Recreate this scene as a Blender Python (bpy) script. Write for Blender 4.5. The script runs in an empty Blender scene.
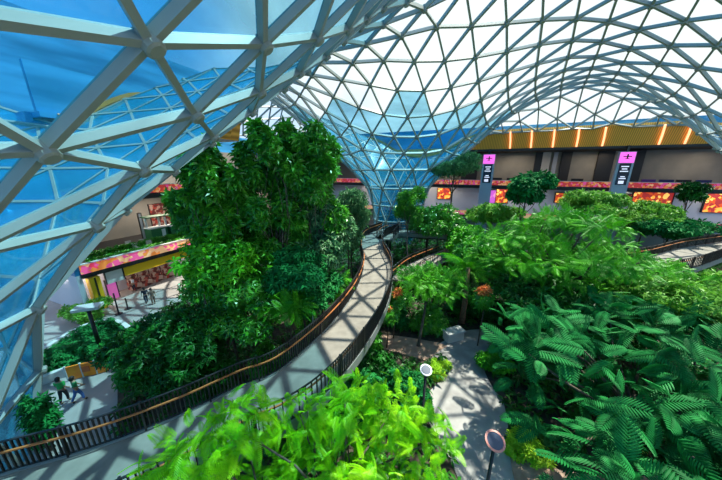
import bpy, math, random
import numpy as np
from mathutils import Vector, Matrix
random.seed(7); RNG = np.random.default_rng(7)
C = bpy.context.scene
COL = C.collection
# ---------------------------------------------------------------- camera
F, PITCH, CH = 258.0, math.radians(15.3), 13.5
cam = bpy.data.cameras.new('camera'); camo = bpy.data.objects.new('camera', cam); COL.objects.link(camo)
cam.sensor_width = 36; cam.lens = 36*F/722; cam.clip_end = 600; cam.clip_start = .05
camo.location = (0, 0, CH); camo.rotation_euler = (math.pi/2-PITCH, 0, 0)
C.camera = camo
# ---------------------------------------------------------------- world
w = bpy.data.worlds.new('sky'); C.world = w; w.use_nodes = True
nt = w.node_tree; nt.nodes.clear()
def N(t, **k):
    n = nt.nodes.new(t)
    for a, b in k.items(): setattr(n, a, b)
    return n
L = lambda a, b: nt.links.new(a, b)
out = N('ShaderNodeOutputWorld'); bg = N('ShaderNodeBackground'); tc = N('ShaderNodeTexCoord')
sep = N('ShaderNodeSeparateXYZ'); L(tc.outputs['Generated'], sep.inputs[0])
ns = N('ShaderNodeTexNoise'); ns.inputs['Scale'].default_value = 2.2; ns.inputs['Detail'].default_value = 5; L(tc.outputs['Generated'], ns.inputs['Vector'])
# cloud cover thickens ahead and to the right, clear blue to the left
m1 = N('ShaderNodeMath', operation='MULTIPLY'); m1.inputs[1].default_value = .75; L(sep.outputs['X'], m1.inputs[0])
m2 = N('ShaderNodeMath', operation='MULTIPLY_ADD'); m2.inputs[1].default_value = .48; L(sep.outputs['Y'], m2.inputs[0]); L(m1.outputs[0], m2.inputs[2])
m3 = N('ShaderNodeMath', operation='ADD'); L(m2.outputs[0], m3.inputs[0]); L(ns.outputs['Fac'], m3.inputs[1])
rp = N('ShaderNodeValToRGB'); rp.color_ramp.elements[0].position = .42; rp.color_ramp.elements[1].position = .9
rp.color_ramp.elements[0].color = (.13, .50, 1.0, 1); rp.color_ramp.elements[1].color = (1.0, 1.0, 1.0, 1)
L(m3.outputs[0], rp.inputs[0]); L(rp.outputs[0], bg.inputs[0]); bg.inputs[1].default_value = 1.05
L(bg.outputs[0], out.inputs[0])
sun = bpy.data.lights.new('sun', 'SUN'); sun.energy = 8.5; sun.angle = math.radians(.6); sun.color = (1, .93, .80)
so = bpy.data.objects.new('sun', sun); COL.objects.link(so)
so.rotation_euler = Vector((.36, .20, .90)).to_track_quat('Z', 'Y').to_euler(); so.location = (20, -10, 60)
C.view_settings.view_transform = 'Standard'; C.view_settings.look = 'None'; C.view_settings.gamma = 1
C.view_settings.use_curve_mapping = False; C.view_settings.exposure = 0.3
# ---------------------------------------------------------------- frames
CP, SP = math.cos(PITCH), math.sin(PITCH)
def ray(px, py):
    x, y = (px-361)/F, (240-py)/F
    return np.array((x, CP+y*SP, -SP+y*CP))
def P(px, py, t): return np.array((0, 0, CH))+ray(px, py)*t          # point at depth t
def G(px, py, z=0.0):                                               # point on level z
    r = ray(px, py); return np.array((0, 0, CH))+r*((z-CH)/r[2])
AZ = math.radians(22)
U = np.array((math.sin(AZ), math.cos(AZ))); V = np.array((math.cos(AZ), -math.sin(AZ)))
O = np.array((-11.7, 2.6))
def W(u, v, z=0.0):
    p = O+U*u+V*v; return (p[0], p[1], z)
def toUV(x, y):
    d = np.array((x, y))-O; return float(d@U), float(d@V)
# ---------------------------------------------------------------- helpers
def mat(name, col, rough=.6, metal=0, noise=None, scale=5.0, detail=3, bump=0, emit=None, es=1, trans=0, transcol=None, spec=.5, coord='Object'):
    m = bpy.data.materials.new(name); m.use_nodes = True; t = m.node_tree
    b = t.nodes['Principled BSDF']; b.inputs['Roughness'].default_value = rough; b.inputs['Metallic'].default_value = metal
    b.inputs['Specular IOR Level'].default_value = spec
    b.inputs['Base Color'].default_value = (*col, 1)
    if noise:
        c = t.nodes.new('ShaderNodeTexCoord'); n = t.nodes.new('ShaderNodeTexNoise'); r = t.nodes.new('ShaderNodeValToRGB')
        n.inputs['Scale'].default_value = scale; n.inputs['Detail'].default_value = detail
        r.color_ramp.elements[0].position = .36; r.color_ramp.elements[1].position = .64
        r.color_ramp.elements[0].color = (*col, 1); r.color_ramp.elements[1].color = (*noise, 1)
        t.links.new(c.outputs[coord], n.inputs['Vector']); t.links.new(n.outputs['Fac'], r.inputs[0]); t.links.new(r.outputs[0], b.inputs['Base Color'])
        if bump:
            bp = t.nodes.new('ShaderNodeBump'); bp.inputs['Strength'].default_value = bump; t.links.new(n.outputs['Fac'], bp.inputs['Height']); t.links.new(bp.outputs[0], b.inputs['Normal'])
        src = r.outputs[0]
    if emit: b.inputs['Emission Color'].default_value = (*emit, 1); b.inputs['Emission Strength'].default_value = es
    if trans:
        o = t.nodes['Material Output']; tr = t.nodes.new('ShaderNodeBsdfTranslucent'); mx = t.nodes.new('ShaderNodeMixShader'); mx.inputs[0].default_value = trans
        if noise: t.links.new(src, tr.inputs[0])
        else: tr.inputs[0].default_value = (*col, 1)
        t.links.new(b.outputs[0], mx.inputs[1]); t.links.new(tr.outputs[0], mx.inputs[2]); t.links.new(mx.outputs[0], o.inputs[0])
    return m
def mesh(name, v, f, m, parent=None, smooth=False):
    me = bpy.data.meshes.new(name); v = np.asarray(v, dtype=np.float32).reshape(-1, 3)
    if isinstance(f, np.ndarray):
        k = f.shape[1]; n = len(f)
        me.vertices.add(len(v)); me.vertices.foreach_set('co', v.ravel())
        me.loops.add(n*k); me.loops.foreach_set('vertex_index', f.astype(np.int32).ravel())
        me.polygons.add(n); me.polygons.foreach_set('loop_start', np.arange(0, n*k, k, dtype=np.int32)); me.polygons.foreach_set('loop_total', np.full(n, k, dtype=np.int32))
        me.update(calc_edges=True)
    else:
        me.from_pydata([tuple(map(float, p)) for p in v], [], [tuple(map(int, q)) for q in f]); me.update()
    me.polygons.foreach_set('use_smooth', [bool(smooth)]*len(me.polygons))
    if m: me.materials.append(m)
    o = bpy.data.objects.new(name, me); COL.objects.link(o)
    if parent: o.parent = parent
    return o
class MB:
    """collects simple shapes into one mesh"""
    def __init__(s): s.v, s.f = [], []
    def add(s, v, f):
        n = len(s.v); s.v += [tuple(map(float, p)) for p in v]; s.f += [tuple(i+n for i in q) for q in f]; return s
    def box(s, a, b, rot=0, c=None):
        (x0, y0, z0), (x1, y1, z1) = a, b
        v = [(x, y, z) for z in (z0, z1) for (x, y) in ((x0, y0), (x1, y0), (x1, y1), (x0, y1))]
        if rot:
            cx, cy = c if c else ((x0+x1)/2, (y0+y1)/2); q, r = math.cos(rot), math.sin(rot)
            v = [(cx+(x-cx)*q-(y-cy)*r, cy+(x-cx)*r+(y-cy)*q, z) for x, y, z in v]
        return s.add(v, [(3, 2, 1, 0), (4, 5, 6, 7), (0, 1, 5, 4), (1, 2, 6, 5), (2, 3, 7, 6), (3, 0, 4, 7)])
    def ubox(s, u0, u1, v0, v1, z0, z1):                             # box aligned with the building
        v = [W(u, q, z) for z in (z0, z1) for (u, q) in ((u0, v0), (u0, v1), (u1, v1), (u1, v0))]
        return s.add(v, [(3, 2, 1, 0), (4, 5, 6, 7), (0, 1, 5, 4), (1, 2, 6, 5), (2, 3, 7, 6), (3, 0, 4, 7)])
    def tube(s, pts, rad, k=8, cap=True):
        pts = [Vector(p) for p in pts]; rad = rad if hasattr(rad, '__len__') else [rad]*len(pts); n = len(pts); v = []
        ref = Vector((0, 0, 1))
        for i, p in enumerate(pts):
            d = (pts[min(i+1, n-1)]-pts[max(i-1, 0)]).normalized()
            if abs(d.dot(ref)) > .95 and i == 0: ref = Vector((1, 0, 0))
            a = d.cross(ref); a = a.normalized() if a.length > 1e-4 else Vector((1, 0, 0)); b = a.cross(d)
            ref = b if abs(d.z) > .9 else Vector((0, 0, 1)) if ref.z == 1 else ref
            v += [p+(a*math.cos(2*math.pi*j/k)+b*math.sin(2*math.pi*j/k))*rad[i] for j in range(k)]
        f = [(i*k+j, i*k+(j+1) % k, (i+1)*k+(j+1) % k, (i+1)*k+j) for i in range(n-1) for j in range(k)]
        if cap: f += [tuple(range(k-1, -1, -1)), tuple((n-1)*k+j for j in range(k))]
        return s.add(v, f)
    def lathe(s, prof, c=(0, 0, 0), k=16):                          # prof: (r, z)
        v = [(c[0]+r*math.cos(2*math.pi*j/k), c[1]+r*math.sin(2*math.pi*j/k), c[2]+z) for r, z in prof for j in range(k)]
        f = [(i*k+j, i*k+(j+1) % k, (i+1)*k+(j+1) % k, (i+1)*k+j) for i in range(len(prof)-1) for j in range(k)]
        f += [tuple(range(k-1, -1, -1)), tuple((len(prof)-1)*k+j for j in range(k))]
        return s.add(v, f)
    def slab(s, poly, z0, z1):
        n = len(poly); v = [(x, y, z0) for x, y in poly]+[(x, y, z1) for x, y in poly]
        ar = sum(poly[i][0]*poly[(i+1) % n][1]-poly[(i+1) % n][0]*poly[i][1] for i in range(n))
        f = [tuple(range(n, 2*n)), tuple(range(n-1, -1, -1))]+[(i, (i+1) % n, n+(i+1) % n, n+i) for i in range(n)]
        if ar < 0: f = [q[::-1] for q in f]
        return s.add(v, f)
    def build(s, name, m, parent=None, smooth=False): return mesh(name, s.v, s.f, m, parent, smooth)
def tag(o, label=None, cat=None, group=None, kind=None):
    if label: o['label'] = label
    if cat: o['category'] = cat
    if group: o['group'] = group
    if kind: o['kind'] = kind
    return o
def struct(o, label=None, cat=None): return tag(o, label, cat, kind='structure')
def empty(name, loc=(0, 0, 0), label=None, cat=None, group=None):
    o = bpy.data.objects.new(name, None); COL.objects.link(o); o.location = tuple(loc); return tag(o, label, cat, group)
def loc_part(mb, name, m, parent, smooth=False):                     # world-space shapes -> part under an Empty
    l = parent.location; g = parent
    off = Vector(parent.location)
    while g.parent: g = g.parent; off += Vector(g.location)
    mb.v = [(x-off.x, y-off.y, z-off.z) for x, y, z in mb.v]; return mb.build(name, m, parent, smooth)
def smooth_line(pts, n=8):                                           # Catmull-Rom
    p = [np.array(q, float) for q in pts]; p = [2*p[0]-p[1]]+p+[2*p[-1]-p[-2]]; o = []
    for i in range(1, len(p)-2):
        for k in range(n):
            t = k/n; o.append(.5*((2*p[i])+(-p[i-1]+p[i+1])*t+(2*p[i-1]-5*p[i]+4*p[i+1]-p[i+2])*t*t+(-p[i-1]+3*p[i]-3*p[i+1]+p[i+2])*t**3))
    return o+[p[-2]]
def resample(pts, step):
    p = np.array(pts); d = np.r_[0, np.cumsum(np.linalg.norm(np.diff(p, axis=0), axis=1))]; n = max(2, int(round(d[-1]/step))+1)
    s = np.linspace(0, d[-1], n); return np.stack([np.interp(s, d, p[:, i]) for i in range(p.shape[1])], 1)
# ---------------------------------------------------------------- materials (setting)
M = {}
M['steel'] = mat('painted steel', (.30, .33, .31), .45, spec=.4)
M['steel_node'] = mat('node cap steel', (.28, .30, .27), .5)
def glass_mat(name, tint, gloss=.10, body=.06, bodycol=(.2, .55, .8)):
    m = bpy.data.materials.new(name); m.use_nodes = True; t = m.node_tree; t.nodes.clear()
    o = t.nodes.new('ShaderNodeOutputMaterial'); tr = t.nodes.new('ShaderNodeBsdfTransparent'); gl = t.nodes.new('ShaderNodeBsdfGlossy'); df = t.nodes.new('ShaderNodeBsdfDiffuse')
    a = t.nodes.new('ShaderNodeMixShader'); b = t.nodes.new('ShaderNodeMixShader'); ly = t.nodes.new('ShaderNodeLayerWeight'); ly.inputs[0].default_value = .25
    mm = t.nodes.new('ShaderNodeMath'); mm.operation = 'MULTIPLY_ADD'; mm.inputs[1].default_value = .5; mm.inputs[2].default_value = gloss*.5
    c = t.nodes.new('ShaderNodeTexCoord'); n = t.nodes.new('ShaderNodeTexNoise'); n.inputs['Scale'].default_value = .35; n.inputs['Detail'].default_value = 6; mp = t.nodes.new('ShaderNodeMapping'); mp.inputs['Scale'].default_value = (.6, .6, 3)
    t.links.new(c.outputs['Object'], mp.inputs[0]); t.links.new(mp.outputs[0], n.inputs['Vector'])
    m3 = t.nodes.new('ShaderNodeMath'); m3.operation = 'MULTIPLY'; m3.inputs[1].default_value = body*2; t.links.new(n.outputs['Fac'], m3.inputs[0])
    tr.inputs[0].default_value = (*tint, 1); gl.inputs[0].default_value = (.7, .9, 1, 1); gl.inputs[1].default_value = .06; df.inputs[0].default_value = (*bodycol, 1)
    t.links.new(ly.outputs['Fresnel'], mm.inputs[0]); t.links.new(mm.outputs[0], a.inputs[0]); t.links.new(tr.outputs[0], a.inputs[1]); t.links.new(gl.outputs[0], a.inputs[2])
    t.links.new(m3.outputs[0], b.inputs[0]); t.links.new(a.outputs[0], b.inputs[1]); t.links.new(df.outputs[0], b.inputs[2]); t.links.new(b.outputs[0], o.inputs[0])
    return m
M['glass'] = glass_mat('roof glazing', (.86, .95, .96), body=.03)
M['glass_blue'] = glass_mat('blue tinted funnel glazing', (.36, .78, .97), gloss=.08, body=.36, bodycol=(.01, .31, .49))
# ---------------------------------------------------------------- the grid-shell roof and its funnels
SP_ = 50/17.0
TR = [(0, 0), (50, 0), (0, 20*SP_*math.sqrt(3)/2), (50, 20*SP_*math.sqrt(3)/2)]
# profile along arc: radius, height
PR = np.array([(4.0, 0), (4.0, 6.2), (5.4, 10.4), (7.3, 12.8), (9.3, 14.7), (11.5, 16.9), (14, 19.6), (17, 22.4), (21, 25.4), (25, 28.2), (30, 30), (40, 31)])
FR, FZ = PR[1:, 0].copy(), PR[1:, 1].copy(); FR[0] = 3.99
K1 = 1.9                                                           # the near funnel is wider
LO = np.array((-23.6, 5.0)); LU = (np.array((7.0, 49.0))-LO)/50; LV = (np.array((52.5, 27.5))-np.array((7.0, 49.0)))/(20*SP_*math.sqrt(3)/2); LI = np.linalg.inv(np.stack([LU, LV], 1))
def WL(u, v, z=0.0):
    p = LO+LU*u+LV*v; return (p[0], p[1], z)
PR1 = PR.copy(); PR1[:, 0] *= K1; PR1[:, 1] = 13.5+K1*(PR1[:, 1]-13.5); PR1[2, 0] -= .9; PR1[3, 0] -= .8; PR1[4, 0] -= .5
UE, VE = 61.0, -18.5
def VEu(a): return float(np.interp(a, (6, 14, 31, 41), (-44, VE, VE, -34)))
def edge_d(u, v):
    p = WL(u, v); a, b = toUV(p[0], p[1]); return UE-a, b-VEu(a)
def shellz(u, v):
    r = []
    for k, (a, b) in enumerate(TR):
        q = max(math.hypot(u-a, v-b), 1.0)
        if k == 0: q = float(np.interp(np.interp(q, PR1[1:, 0]+np.arange(11)*1e-4, PR1[1:, 1]), FZ, FR)) if q < 42 else 42.0
        r.append(q)
    re = sum(x**-4 for x in r)**-.25; z = float(np.interp(re, FR, FZ))
    for d in edge_d(u, v):
        e = 20.3+1.15*max(d, 0)-.025*max(d, 0)**2 if d < 20 else 60
        k = 2.0; h = max(0, min(1, .5+.5*(e-z)/k)); z = e*(1-h)+z*h-k*h*(1-h)
    return z
# arc-length map lattice radius -> true radius
def warp(R, k):
    R0 = 2*SP_; R = max(R, R0)
    if R >= 25: return R
    pr = PR1 if k == 0 else PR; pr = pr[2:]
    if k == 0: pr = pr[pr[:, 0] < 25]; pr = np.vstack([pr, (25, 23.4)])
    else: pr = pr[pr[:, 0] <= 25]
    ss = np.r_[0, np.cumsum(np.hypot(np.diff(pr[:, 0]), np.diff(pr[:, 1])))]
    return float(np.interp(((R-R0)/(25-R0))**(.8 if k == 0 else 1)*ss[-1], ss, pr[:, 0]))
def hexn(x, y):
    y2 = y/math.sin(math.pi/3); x2 = x-y2*.5
    return max(abs(x2), abs(y2), abs(x2+y2)) if x2*y2 > 0 else max(abs(x2), abs(y2))
nodes = {}; verts = []; idx = {}
for j in range(-18, 40):
    for i in range(-40, 60):
        u = (i+(.5 if j % 2 else 0))*SP_; v = j*SP_*math.sqrt(3)/2
        if u < -30 or u > 95 or v < -50 or v > 85: continue
        T = min(TR, key=lambda t: math.hypot(u-t[0], v-t[1])); du, dv = u-T[0], v-T[1]; R = math.hypot(du, dv)
        if R < 1.5*SP_*.98: continue
        hx = hexn(du, dv); w_ = max(0, min(1, (14-R)/6)); Re = R*(1-w_)+hx*w_
        if hx < 1.5*SP_: continue
        q = warp(Re, TR.index(T)); an = math.atan2(dv, du)
        uu, vv = T[0]+q*math.cos(an), T[1]+q*math.sin(an)
        du_, dv_ = edge_d(uu, vv)
        p = np.array(WL(uu, vv)[:2]); au = toUV(p[0], p[1])[0]
        if du_ < -2.2 or dv_ < (-4.4 if 5 < au < 14.5 or 30.5 < au < 41.5 else -2.2): continue
        if du_ < 0: p = p+U*du_
        if dv_ < 0: p = p-V*dv_
        uu, vv = (float(c) for c in LI@(p-LO))
        idx[(i, j)] = len(verts); verts.append((uu, vv, 0))
tris = []
for (i, j) in idx:
    o = 1 if j % 2 else 0
    for t in (((i, j), (i+1, j), (i+o, j+1)), ((i, j), (i+o, j+1), (i+o-1, j+1))):
        if all(q in idx for q in t): tris.append(tuple(idx[q] for q in t))
verts = [(a, b, shellz(a, b)) for a, b, _ in verts]
# necks: twelve-sided rings down to the floor under each funnel
for T in TR:
    ring = []
    for (i, j), k in idx.items():
        u = (i+(.5 if j % 2 else 0))*SP_; v = j*SP_*math.sqrt(3)/2
        if abs(hexn(u-T[0], v-T[1])-2*SP_) < .1: ring.append((math.atan2(verts[k][1]-T[1], verts[k][0]-T[0]), k))
    ring.sort(); n = len(ring); top = [k for _, k in ring]; a0 = [a for a, _ in ring]
    near_ = T == TR[0]
    for lv, (zz, r) in enumerate(((3.4, 8.2), (-1.0, 7.5)) if near_ else ((7.3, 4.4), (4.4, 4.05), (1.6, 4.0), (-.4, 4.0))):
        new = []
        for q in range(n):
            a = a0[0]+(q+.5*((lv+1) % 2))*2*math.pi/n
            new.append(len(verts)); verts.append((T[0]+r*math.cos(a), T[1]+r*math.sin(a), zz))
        for q in range(n):
            q2 = (q+1) % n
            if (lv+1) % 2: tris += [(top[q], top[q2], new[q]), (top[q2], new[q2], new[q])]
            else: tris += [(top[q], new[q2], new[q]), (top[q], top[q2], new[q2])]
        top = new
VX = np.array([WL(*p) for p in verts])
# drop slivers flattened on the roof edge
def area(t): a, b, c = VX[list(t)]; return np.linalg.norm(np.cross(b-a, c-a))/2
tris = [t for t in tris if area(t) > .25]
TN = {}; vn = np.zeros_like(VX)
for t in tris:
    a, b, c = VX[list(t)]; n_ = np.cross(b-a, c-a)
    vn[list(t)] += n_
# make normals consistent: point to the outside (up / into the funnel)
for k in range(len(VX)):
    u, v, z = verts[k]; l = np.linalg.norm(vn[k]); vn[k] = vn[k]/l if l else (0, 0, 1)
    T = min(TR, key=lambda t: math.hypot(u-t[0], v-t[1])); ax = np.array(WL(T[0], T[1], 0))-VX[k]; ax[2] = 0
    ref = np.array((0, 0, 1.0)) if z > 16 else ax/np.linalg.norm(ax)
    if vn[k]@ref < 0: vn[k] = -vn[k]
edges = set()
for t in tris:
    for a, b in ((0, 1), (1, 2), (2, 0)): edges.add((min(t[a], t[b]), max(t[a], t[b])))
def lattice_parts(tsel, esel, nsel, tagname, lab):
    g = mesh(tagname, VX, np.array(tsel), M['glass'] if tagname == 'ceiling' else M['glass_blue']); struct(g, lab, 'roof')
    b = MB(); bv = []; bf = []
    for a, c in esel:
        p, q = VX[a], VX[c]; d = q-p; l = np.linalg.norm(d)
        if l < .3: continue
        d = d/l; n_ = vn[a]+vn[c]; n_ -= d*(n_@d); n_ /= np.linalg.norm(n_); s_ = np.cross(d, n_)
        near = min(np.linalg.norm(p-(0, 0, CH)), np.linalg.norm(q-(0, 0, CH)))
        hw, dt, up = .088, .24, .05
        k = len(bv)
        for e in (p, q):
            for sx, nz in ((-hw, -dt), (hw, -dt), (hw, up), (-hw, up)): bv.append(e+s_*sx+n_*nz)
        bf += [(k, k+1, k+2, k+3), (k+7, k+6, k+5, k+4), (k, k+4, k+5, k+1), (k+1, k+5, k+6, k+2), (k+2, k+6, k+7, k+3), (k+3, k+7, k+4, k)]
    mesh('steel_lattice', bv, np.array(bf), M['steel'], g)
    nb = MB()
    for k in nsel:
        n_ = Vector(vn[k]); p = Vector(VX[k]); nb.tube([p-n_*.40, p-n_*.36, p+n_*.08], [.16, .22, .22], 10)
    nb.build('node_caps', M['steel_node'], g)
    return g
def cell(k):
    u, v, z = verts[k]
    if math.hypot(u, v) < 27: return 0
    if math.hypot(u-50, v) < 15 and z < 20.0: return 1
    return 2
names = [('wall_left', 'huge near glass funnel with thick grey steel triangles filling the left of the photo'),
         ('wall_back', 'distant blue glass funnel with white rings tapering down behind the trees'),
         ('ceiling', 'curved glass gridshell roof of grey steel triangles over the whole garden')]
for ci in range(3):
    ts = [t for t in tris if min(cell(k) for k in t) == ci or (ci == 2 and all(cell(k) == 2 for k in t))]
    ts = [t for t in tris if min(cell(k) for k in t) == ci]
    es = [e for e in edges if min(cell(k) for k in e) == ci]
    ks = [k for k in range(len(VX)) if cell(k) == ci and np.linalg.norm(VX[k]-(0, 0, CH)) < 60]
    lattice_parts(ts, es, ks, *names[ci])
# ---------------------------------------------------------------- setting: floor, beds, paths, buildings
def on_v(px, py, v):                                                 # pixel ray on a plane parallel to the left building -> (u, z)
    r = ray(px, py); t = (v+O@V)/(r[:2]@V); p = r[:2]*t; return toUV(*p)[0], CH+r[2]*t
def on_u(px, py, u):
    r = ray(px, py); t = (u+O@U)/(r[:2]@U); p = r[:2]*t; return toUV(*p)[1], CH+r[2]*t
M['plaza'] = mat('plaza stone', (.27, .235, .22), .55, noise=(.36, .32, .30), scale=.35, detail=8)
M['path'] = mat('path paving', (.27, .25, .24), .8, noise=(.38, .36, .34), scale=1.2, detail=8, bump=.1)
M['tan'] = mat('tan brick paving', (.33, .20, .14), .8, noise=(.45, .30, .22), scale=2.5, detail=6)
M['soil'] = mat('dark soil', (.035, .028, .02), .95, noise=(.07, .055, .035), scale=3, bump=.3)
M['kerb'] = mat('pale kerb stone', (.55, .54, .52), .6)
M['bluewall'] = mat('blue glazed outer wall', (.01, .17, .38), .35, noise=(.06, .38, .72), scale=.12, detail=7)
_t = M['bluewall'].node_tree; _m = _t.nodes.new('ShaderNodeMapping'); _m.inputs['Scale'].default_value = (.5, .5, 4)
_n = [q for q in _t.nodes if q.type == 'TEX_NOISE'][0]; _c = [q for q in _t.nodes if q.type == 'TEX_COORD'][0]
_t.links.new(_c.outputs['Object'], _m.inputs[0]); _t.links.new(_m.outputs[0], _n.inputs['Vector'])
M['white'] = mat('white plaster', (.42, .46, .54), .6, noise=(.5, .53, .6), scale=.2)
M['taupe'] = mat('taupe wall panels', (.20, .19, .17), .5, noise=(.28, .26, .22), scale=.25, detail=4)
M['black'] = mat('black metal', (.012, .012, .014), .45)
M['dark'] = mat('dark ceiling', (.02, .02, .022), .6)
M['grey'] = mat('grey cladding', (.36, .40, .48), .5)
M['yellow'] = mat('golden yellow panel', (.85, .50, .02), .35, metal=.2)
M['glassdark'] = mat('shop glass', (.03, .05, .06), .15)
def wood_mat():
    m = mat('timber slat soffit', (.42, .22, .05), .5); t = m.node_tree; b = t.nodes['Principled BSDF']
    c = t.nodes.new('ShaderNodeTexCoord'); wv = t.nodes.new('ShaderNodeTexWave'); mp = t.nodes.new('ShaderNodeMapping'); mp.inputs['Rotation'].default_value = (0, 0, AZ)
    r = t.nodes.new('ShaderNodeValToRGB'); r.color_ramp.elements[0].color = (.50, .20, .02, 1); r.color_ramp.elements[1].color = (.95, .46, .07, 1)
    wv.inputs['Scale'].default_value = 1.1; wv.inputs['Distortion'].default_value = .3
    t.links.new(c.outputs['Object'], mp.inputs[0]); t.links.new(mp.outputs[0], wv.inputs['Vector']); t.links.new(wv.outputs['Fac'], r.inputs[0]); t.links.new(r.outputs[0], b.inputs['Base Color'])
    return m
M['wood'] = wood_mat()
M['led'] = mat('warm light strip', (1, .5, .25), .5, emit=(1, .42, .2), es=1.6)
def floral_mat(name, cols, sc, es=.35):
    m = mat(name, (1, 1, 1), .5); t = m.node_tree; b = t.nodes['Principled BSDF']
    c = t.nodes.new('ShaderNodeTexCoord'); v = t.nodes.new('ShaderNodeTexVoronoi'); v.inputs['Scale'].default_value = sc; n = t.nodes.new('ShaderNodeTexNoise'); n.inputs['Scale'].default_value = .14; n.inputs['Detail'].default_value = 1
    a = t.nodes.new('ShaderNodeMath'); a.operation = 'MULTIPLY_ADD'; a.inputs[1].default_value = .45; s = t.nodes.new('ShaderNodeSeparateColor')
    r = t.nodes.new('ShaderNodeValToRGB'); cr = r.color_ramp; cr.interpolation = 'CONSTANT'
    while len(cr.elements) < len(cols): cr.elements.new(.5)
    for i, q in enumerate(cols): cr.elements[i].position = .18+.72*i/len(cols) if i else 0; cr.elements[i].color = (*q, 1)
    t.links.new(c.outputs['Object'], v.inputs['Vector']); t.links.new(c.outputs['Object'], n.inputs['Vector']); t.links.new(v.outputs['Color'], s.inputs[0])
    t.links.new(s.outputs[0], a.inputs[0]); t.links.new(n.outputs['Fac'], a.inputs[2]); t.links.new(a.outputs[0], r.inputs[0]); t.links.new(r.outputs[0], b.inputs['Base Color'])
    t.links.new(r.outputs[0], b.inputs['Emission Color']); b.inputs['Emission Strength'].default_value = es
    return m
M['floral'] = floral_mat('floral balustrade film', [(.05, .03, .03), (.75, .12, .02), (.9, .28, .06), (.7, .04, .03), (.95, .45, .2), (.9, .25, .05), (.85, .08, .30), (.6, .04, .04)], 3.0)  # both balustrade films get a faint glow of their own, as if backlit
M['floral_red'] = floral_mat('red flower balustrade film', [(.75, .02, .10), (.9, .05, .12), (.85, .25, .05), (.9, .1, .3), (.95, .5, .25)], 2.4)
M['shopglow'] = floral_mat('lit shop display', [(.25, .03, .0), (.9, .25, .02), (1, .4, .05), (.5, .06, .01), (1, .55, .12), (.3, .02, .02)], 2.2, .8)
M['redshop'] = floral_mat('dark red shop display', [(.02, .01, .01), (.12, .012, .01), (.05, .01, .01), (.25, .03, .02), (.3, .2, .16), (.08, .01, .01)], 2.6, .2)
fl = MB().ubox(-45, 95, -70, 100, -.5, 0).build('floor', M['plaza']); struct(fl)
def poly_px(pts, z=0.0): return [tuple(G(x, y, z)[:2]) for x, y in pts]
# main garden bed
bed = poly_px([(120, 470), (118, 425), (118, 385), (150, 350), (150, 318), (185, 300), (205, 270), (250, 240), (300, 226)])
bed += [W(59, -14)[:2], W(59, 80)[:2], W(-6, 80)[:2], W(-8, 14)[:2]]
b = MB().slab(bed, 0.0, .12).build('floor', M['soil']); struct(b)
b = MB().slab(poly_px([(38, 384), (62, 374), (84, 370), (108, 364), (128, 352), (132, 338), (112, 326), (84, 333), (60, 346), (36, 362)]), 0, .35).build('floor', M['soil']); struct(b)
path_pts = smooth_line([(585, 600), (520, 560), (470, 500), (448, 455), (430, 425), (424, 405), (430, 391), (443, 378), (448, 368), (440, 361), (425, 360)], 4)
path_pts += [(400, 352), (380, 344), (383, 334), (412, 338), (440, 343)]+smooth_line([(458, 333), (470, 330), (488, 330), (497, 336), (489, 350), (484, 368), (493, 388), (503, 402), (508, 425), (512, 450), (560, 478), (640, 500)], 4)
p = MB().slab([tuple(G(x, y, .16)[:2]) for x, y in path_pts], .10, .17).build('floor', M['path']); struct(p)
p = MB().slab(poly_px([(382, 334), (412, 338), (440, 343), (447, 346), (437, 352), (428, 361), (400, 353), (372, 346)], .2), .12, .20).build('floor', M['tan']); struct(p)
p = MB().slab(poly_px([(508, 446), (560, 470), (600, 476), (690, 476), (700, 500), (520, 510)], .2), .12, .20).build('floor', M['tan']); struct(p)

# back building (right in the photo): canopy, upper level, lower level
def usheet(pts, m, name):                                            # quads from W coordinates
    return mesh(name, [W(*p) for p in pts], [(0, 1, 2, 3)], m)
# timber canopy between roof edge and bulkhead, following the shell above it
n = 100; vs = np.linspace(-44, 92, n); mb = MB()
def edge_top(v):
    x = W(UE, v); q = LI@(np.array(x[:2])-LO); return max(min(shellz(*q)+.1, 21.5), 14)
tops = [edge_top(v) for v in vs]
for i in range(n-1):
    a, b = vs[i], vs[i+1]; q = [W(UE, a, tops[i]), W(UE, b, tops[i+1]), W(62.2, b, 17.4), W(62.2, a, 17.4)]; q2 = [(x, y, z+.4) for x, y, z in q]
    mb.add(q+q2, [(0, 1, 2, 3), (7, 6, 5, 4), (0, 4, 5, 1), (3, 2, 6, 7)])
cn = mb.build('ceiling', M['wood']); struct(cn)
for k, px in enumerate((470, 510, 531, 553, 577, 603, 660, 686)):
    v, _ = on_u(px, 143, 61.3); st = MB()
    st.tube([W(60.75, v-.25, edge_top(v)-.1), W(61.3, v, (edge_top(v)+17.4)/2), W(61.95, v+.2, 17.45)], .14, 6)
    tag(st.build('light_strip', M['led']), ['leftmost glowing orange light strip, beside the far glass funnel', 'glowing orange strip on the timber canopy just right of the first banner column', 'second orange strip right of the first banner column on the timber canopy', 'third orange strip right of the first banner column, above the small round tree', 'orange strip near the middle of the timber canopy', 'orange strip on the timber canopy just left of the second banner column', 'first orange strip right of the second banner column', 'rightmost orange strip on the timber canopy near the corner of the roof'][k], 'light strip', 'light strips on the timber canopy')
struct(MB().ubox(62.2, 90, -50, 95, 17.4, 17.8).build('ceiling', M['dark']))
struct(MB().ubox(62.2, 62.5, -50, 95, 17.0, 17.4).build('trim_1', M['black']))
struct(MB().ubox(90, 90.5, -50, 95, 0, 24).build('wall_back', M['taupe']))
struct(MB().ubox(62.6, 63.0, -40, 95, 17.8, 21.6).build('wall_back', M['bluewall']))
struct(MB().ubox(78, 78.4, -50, 95, 10.3, 17.5).build('wall_back', M['taupe']))
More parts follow.
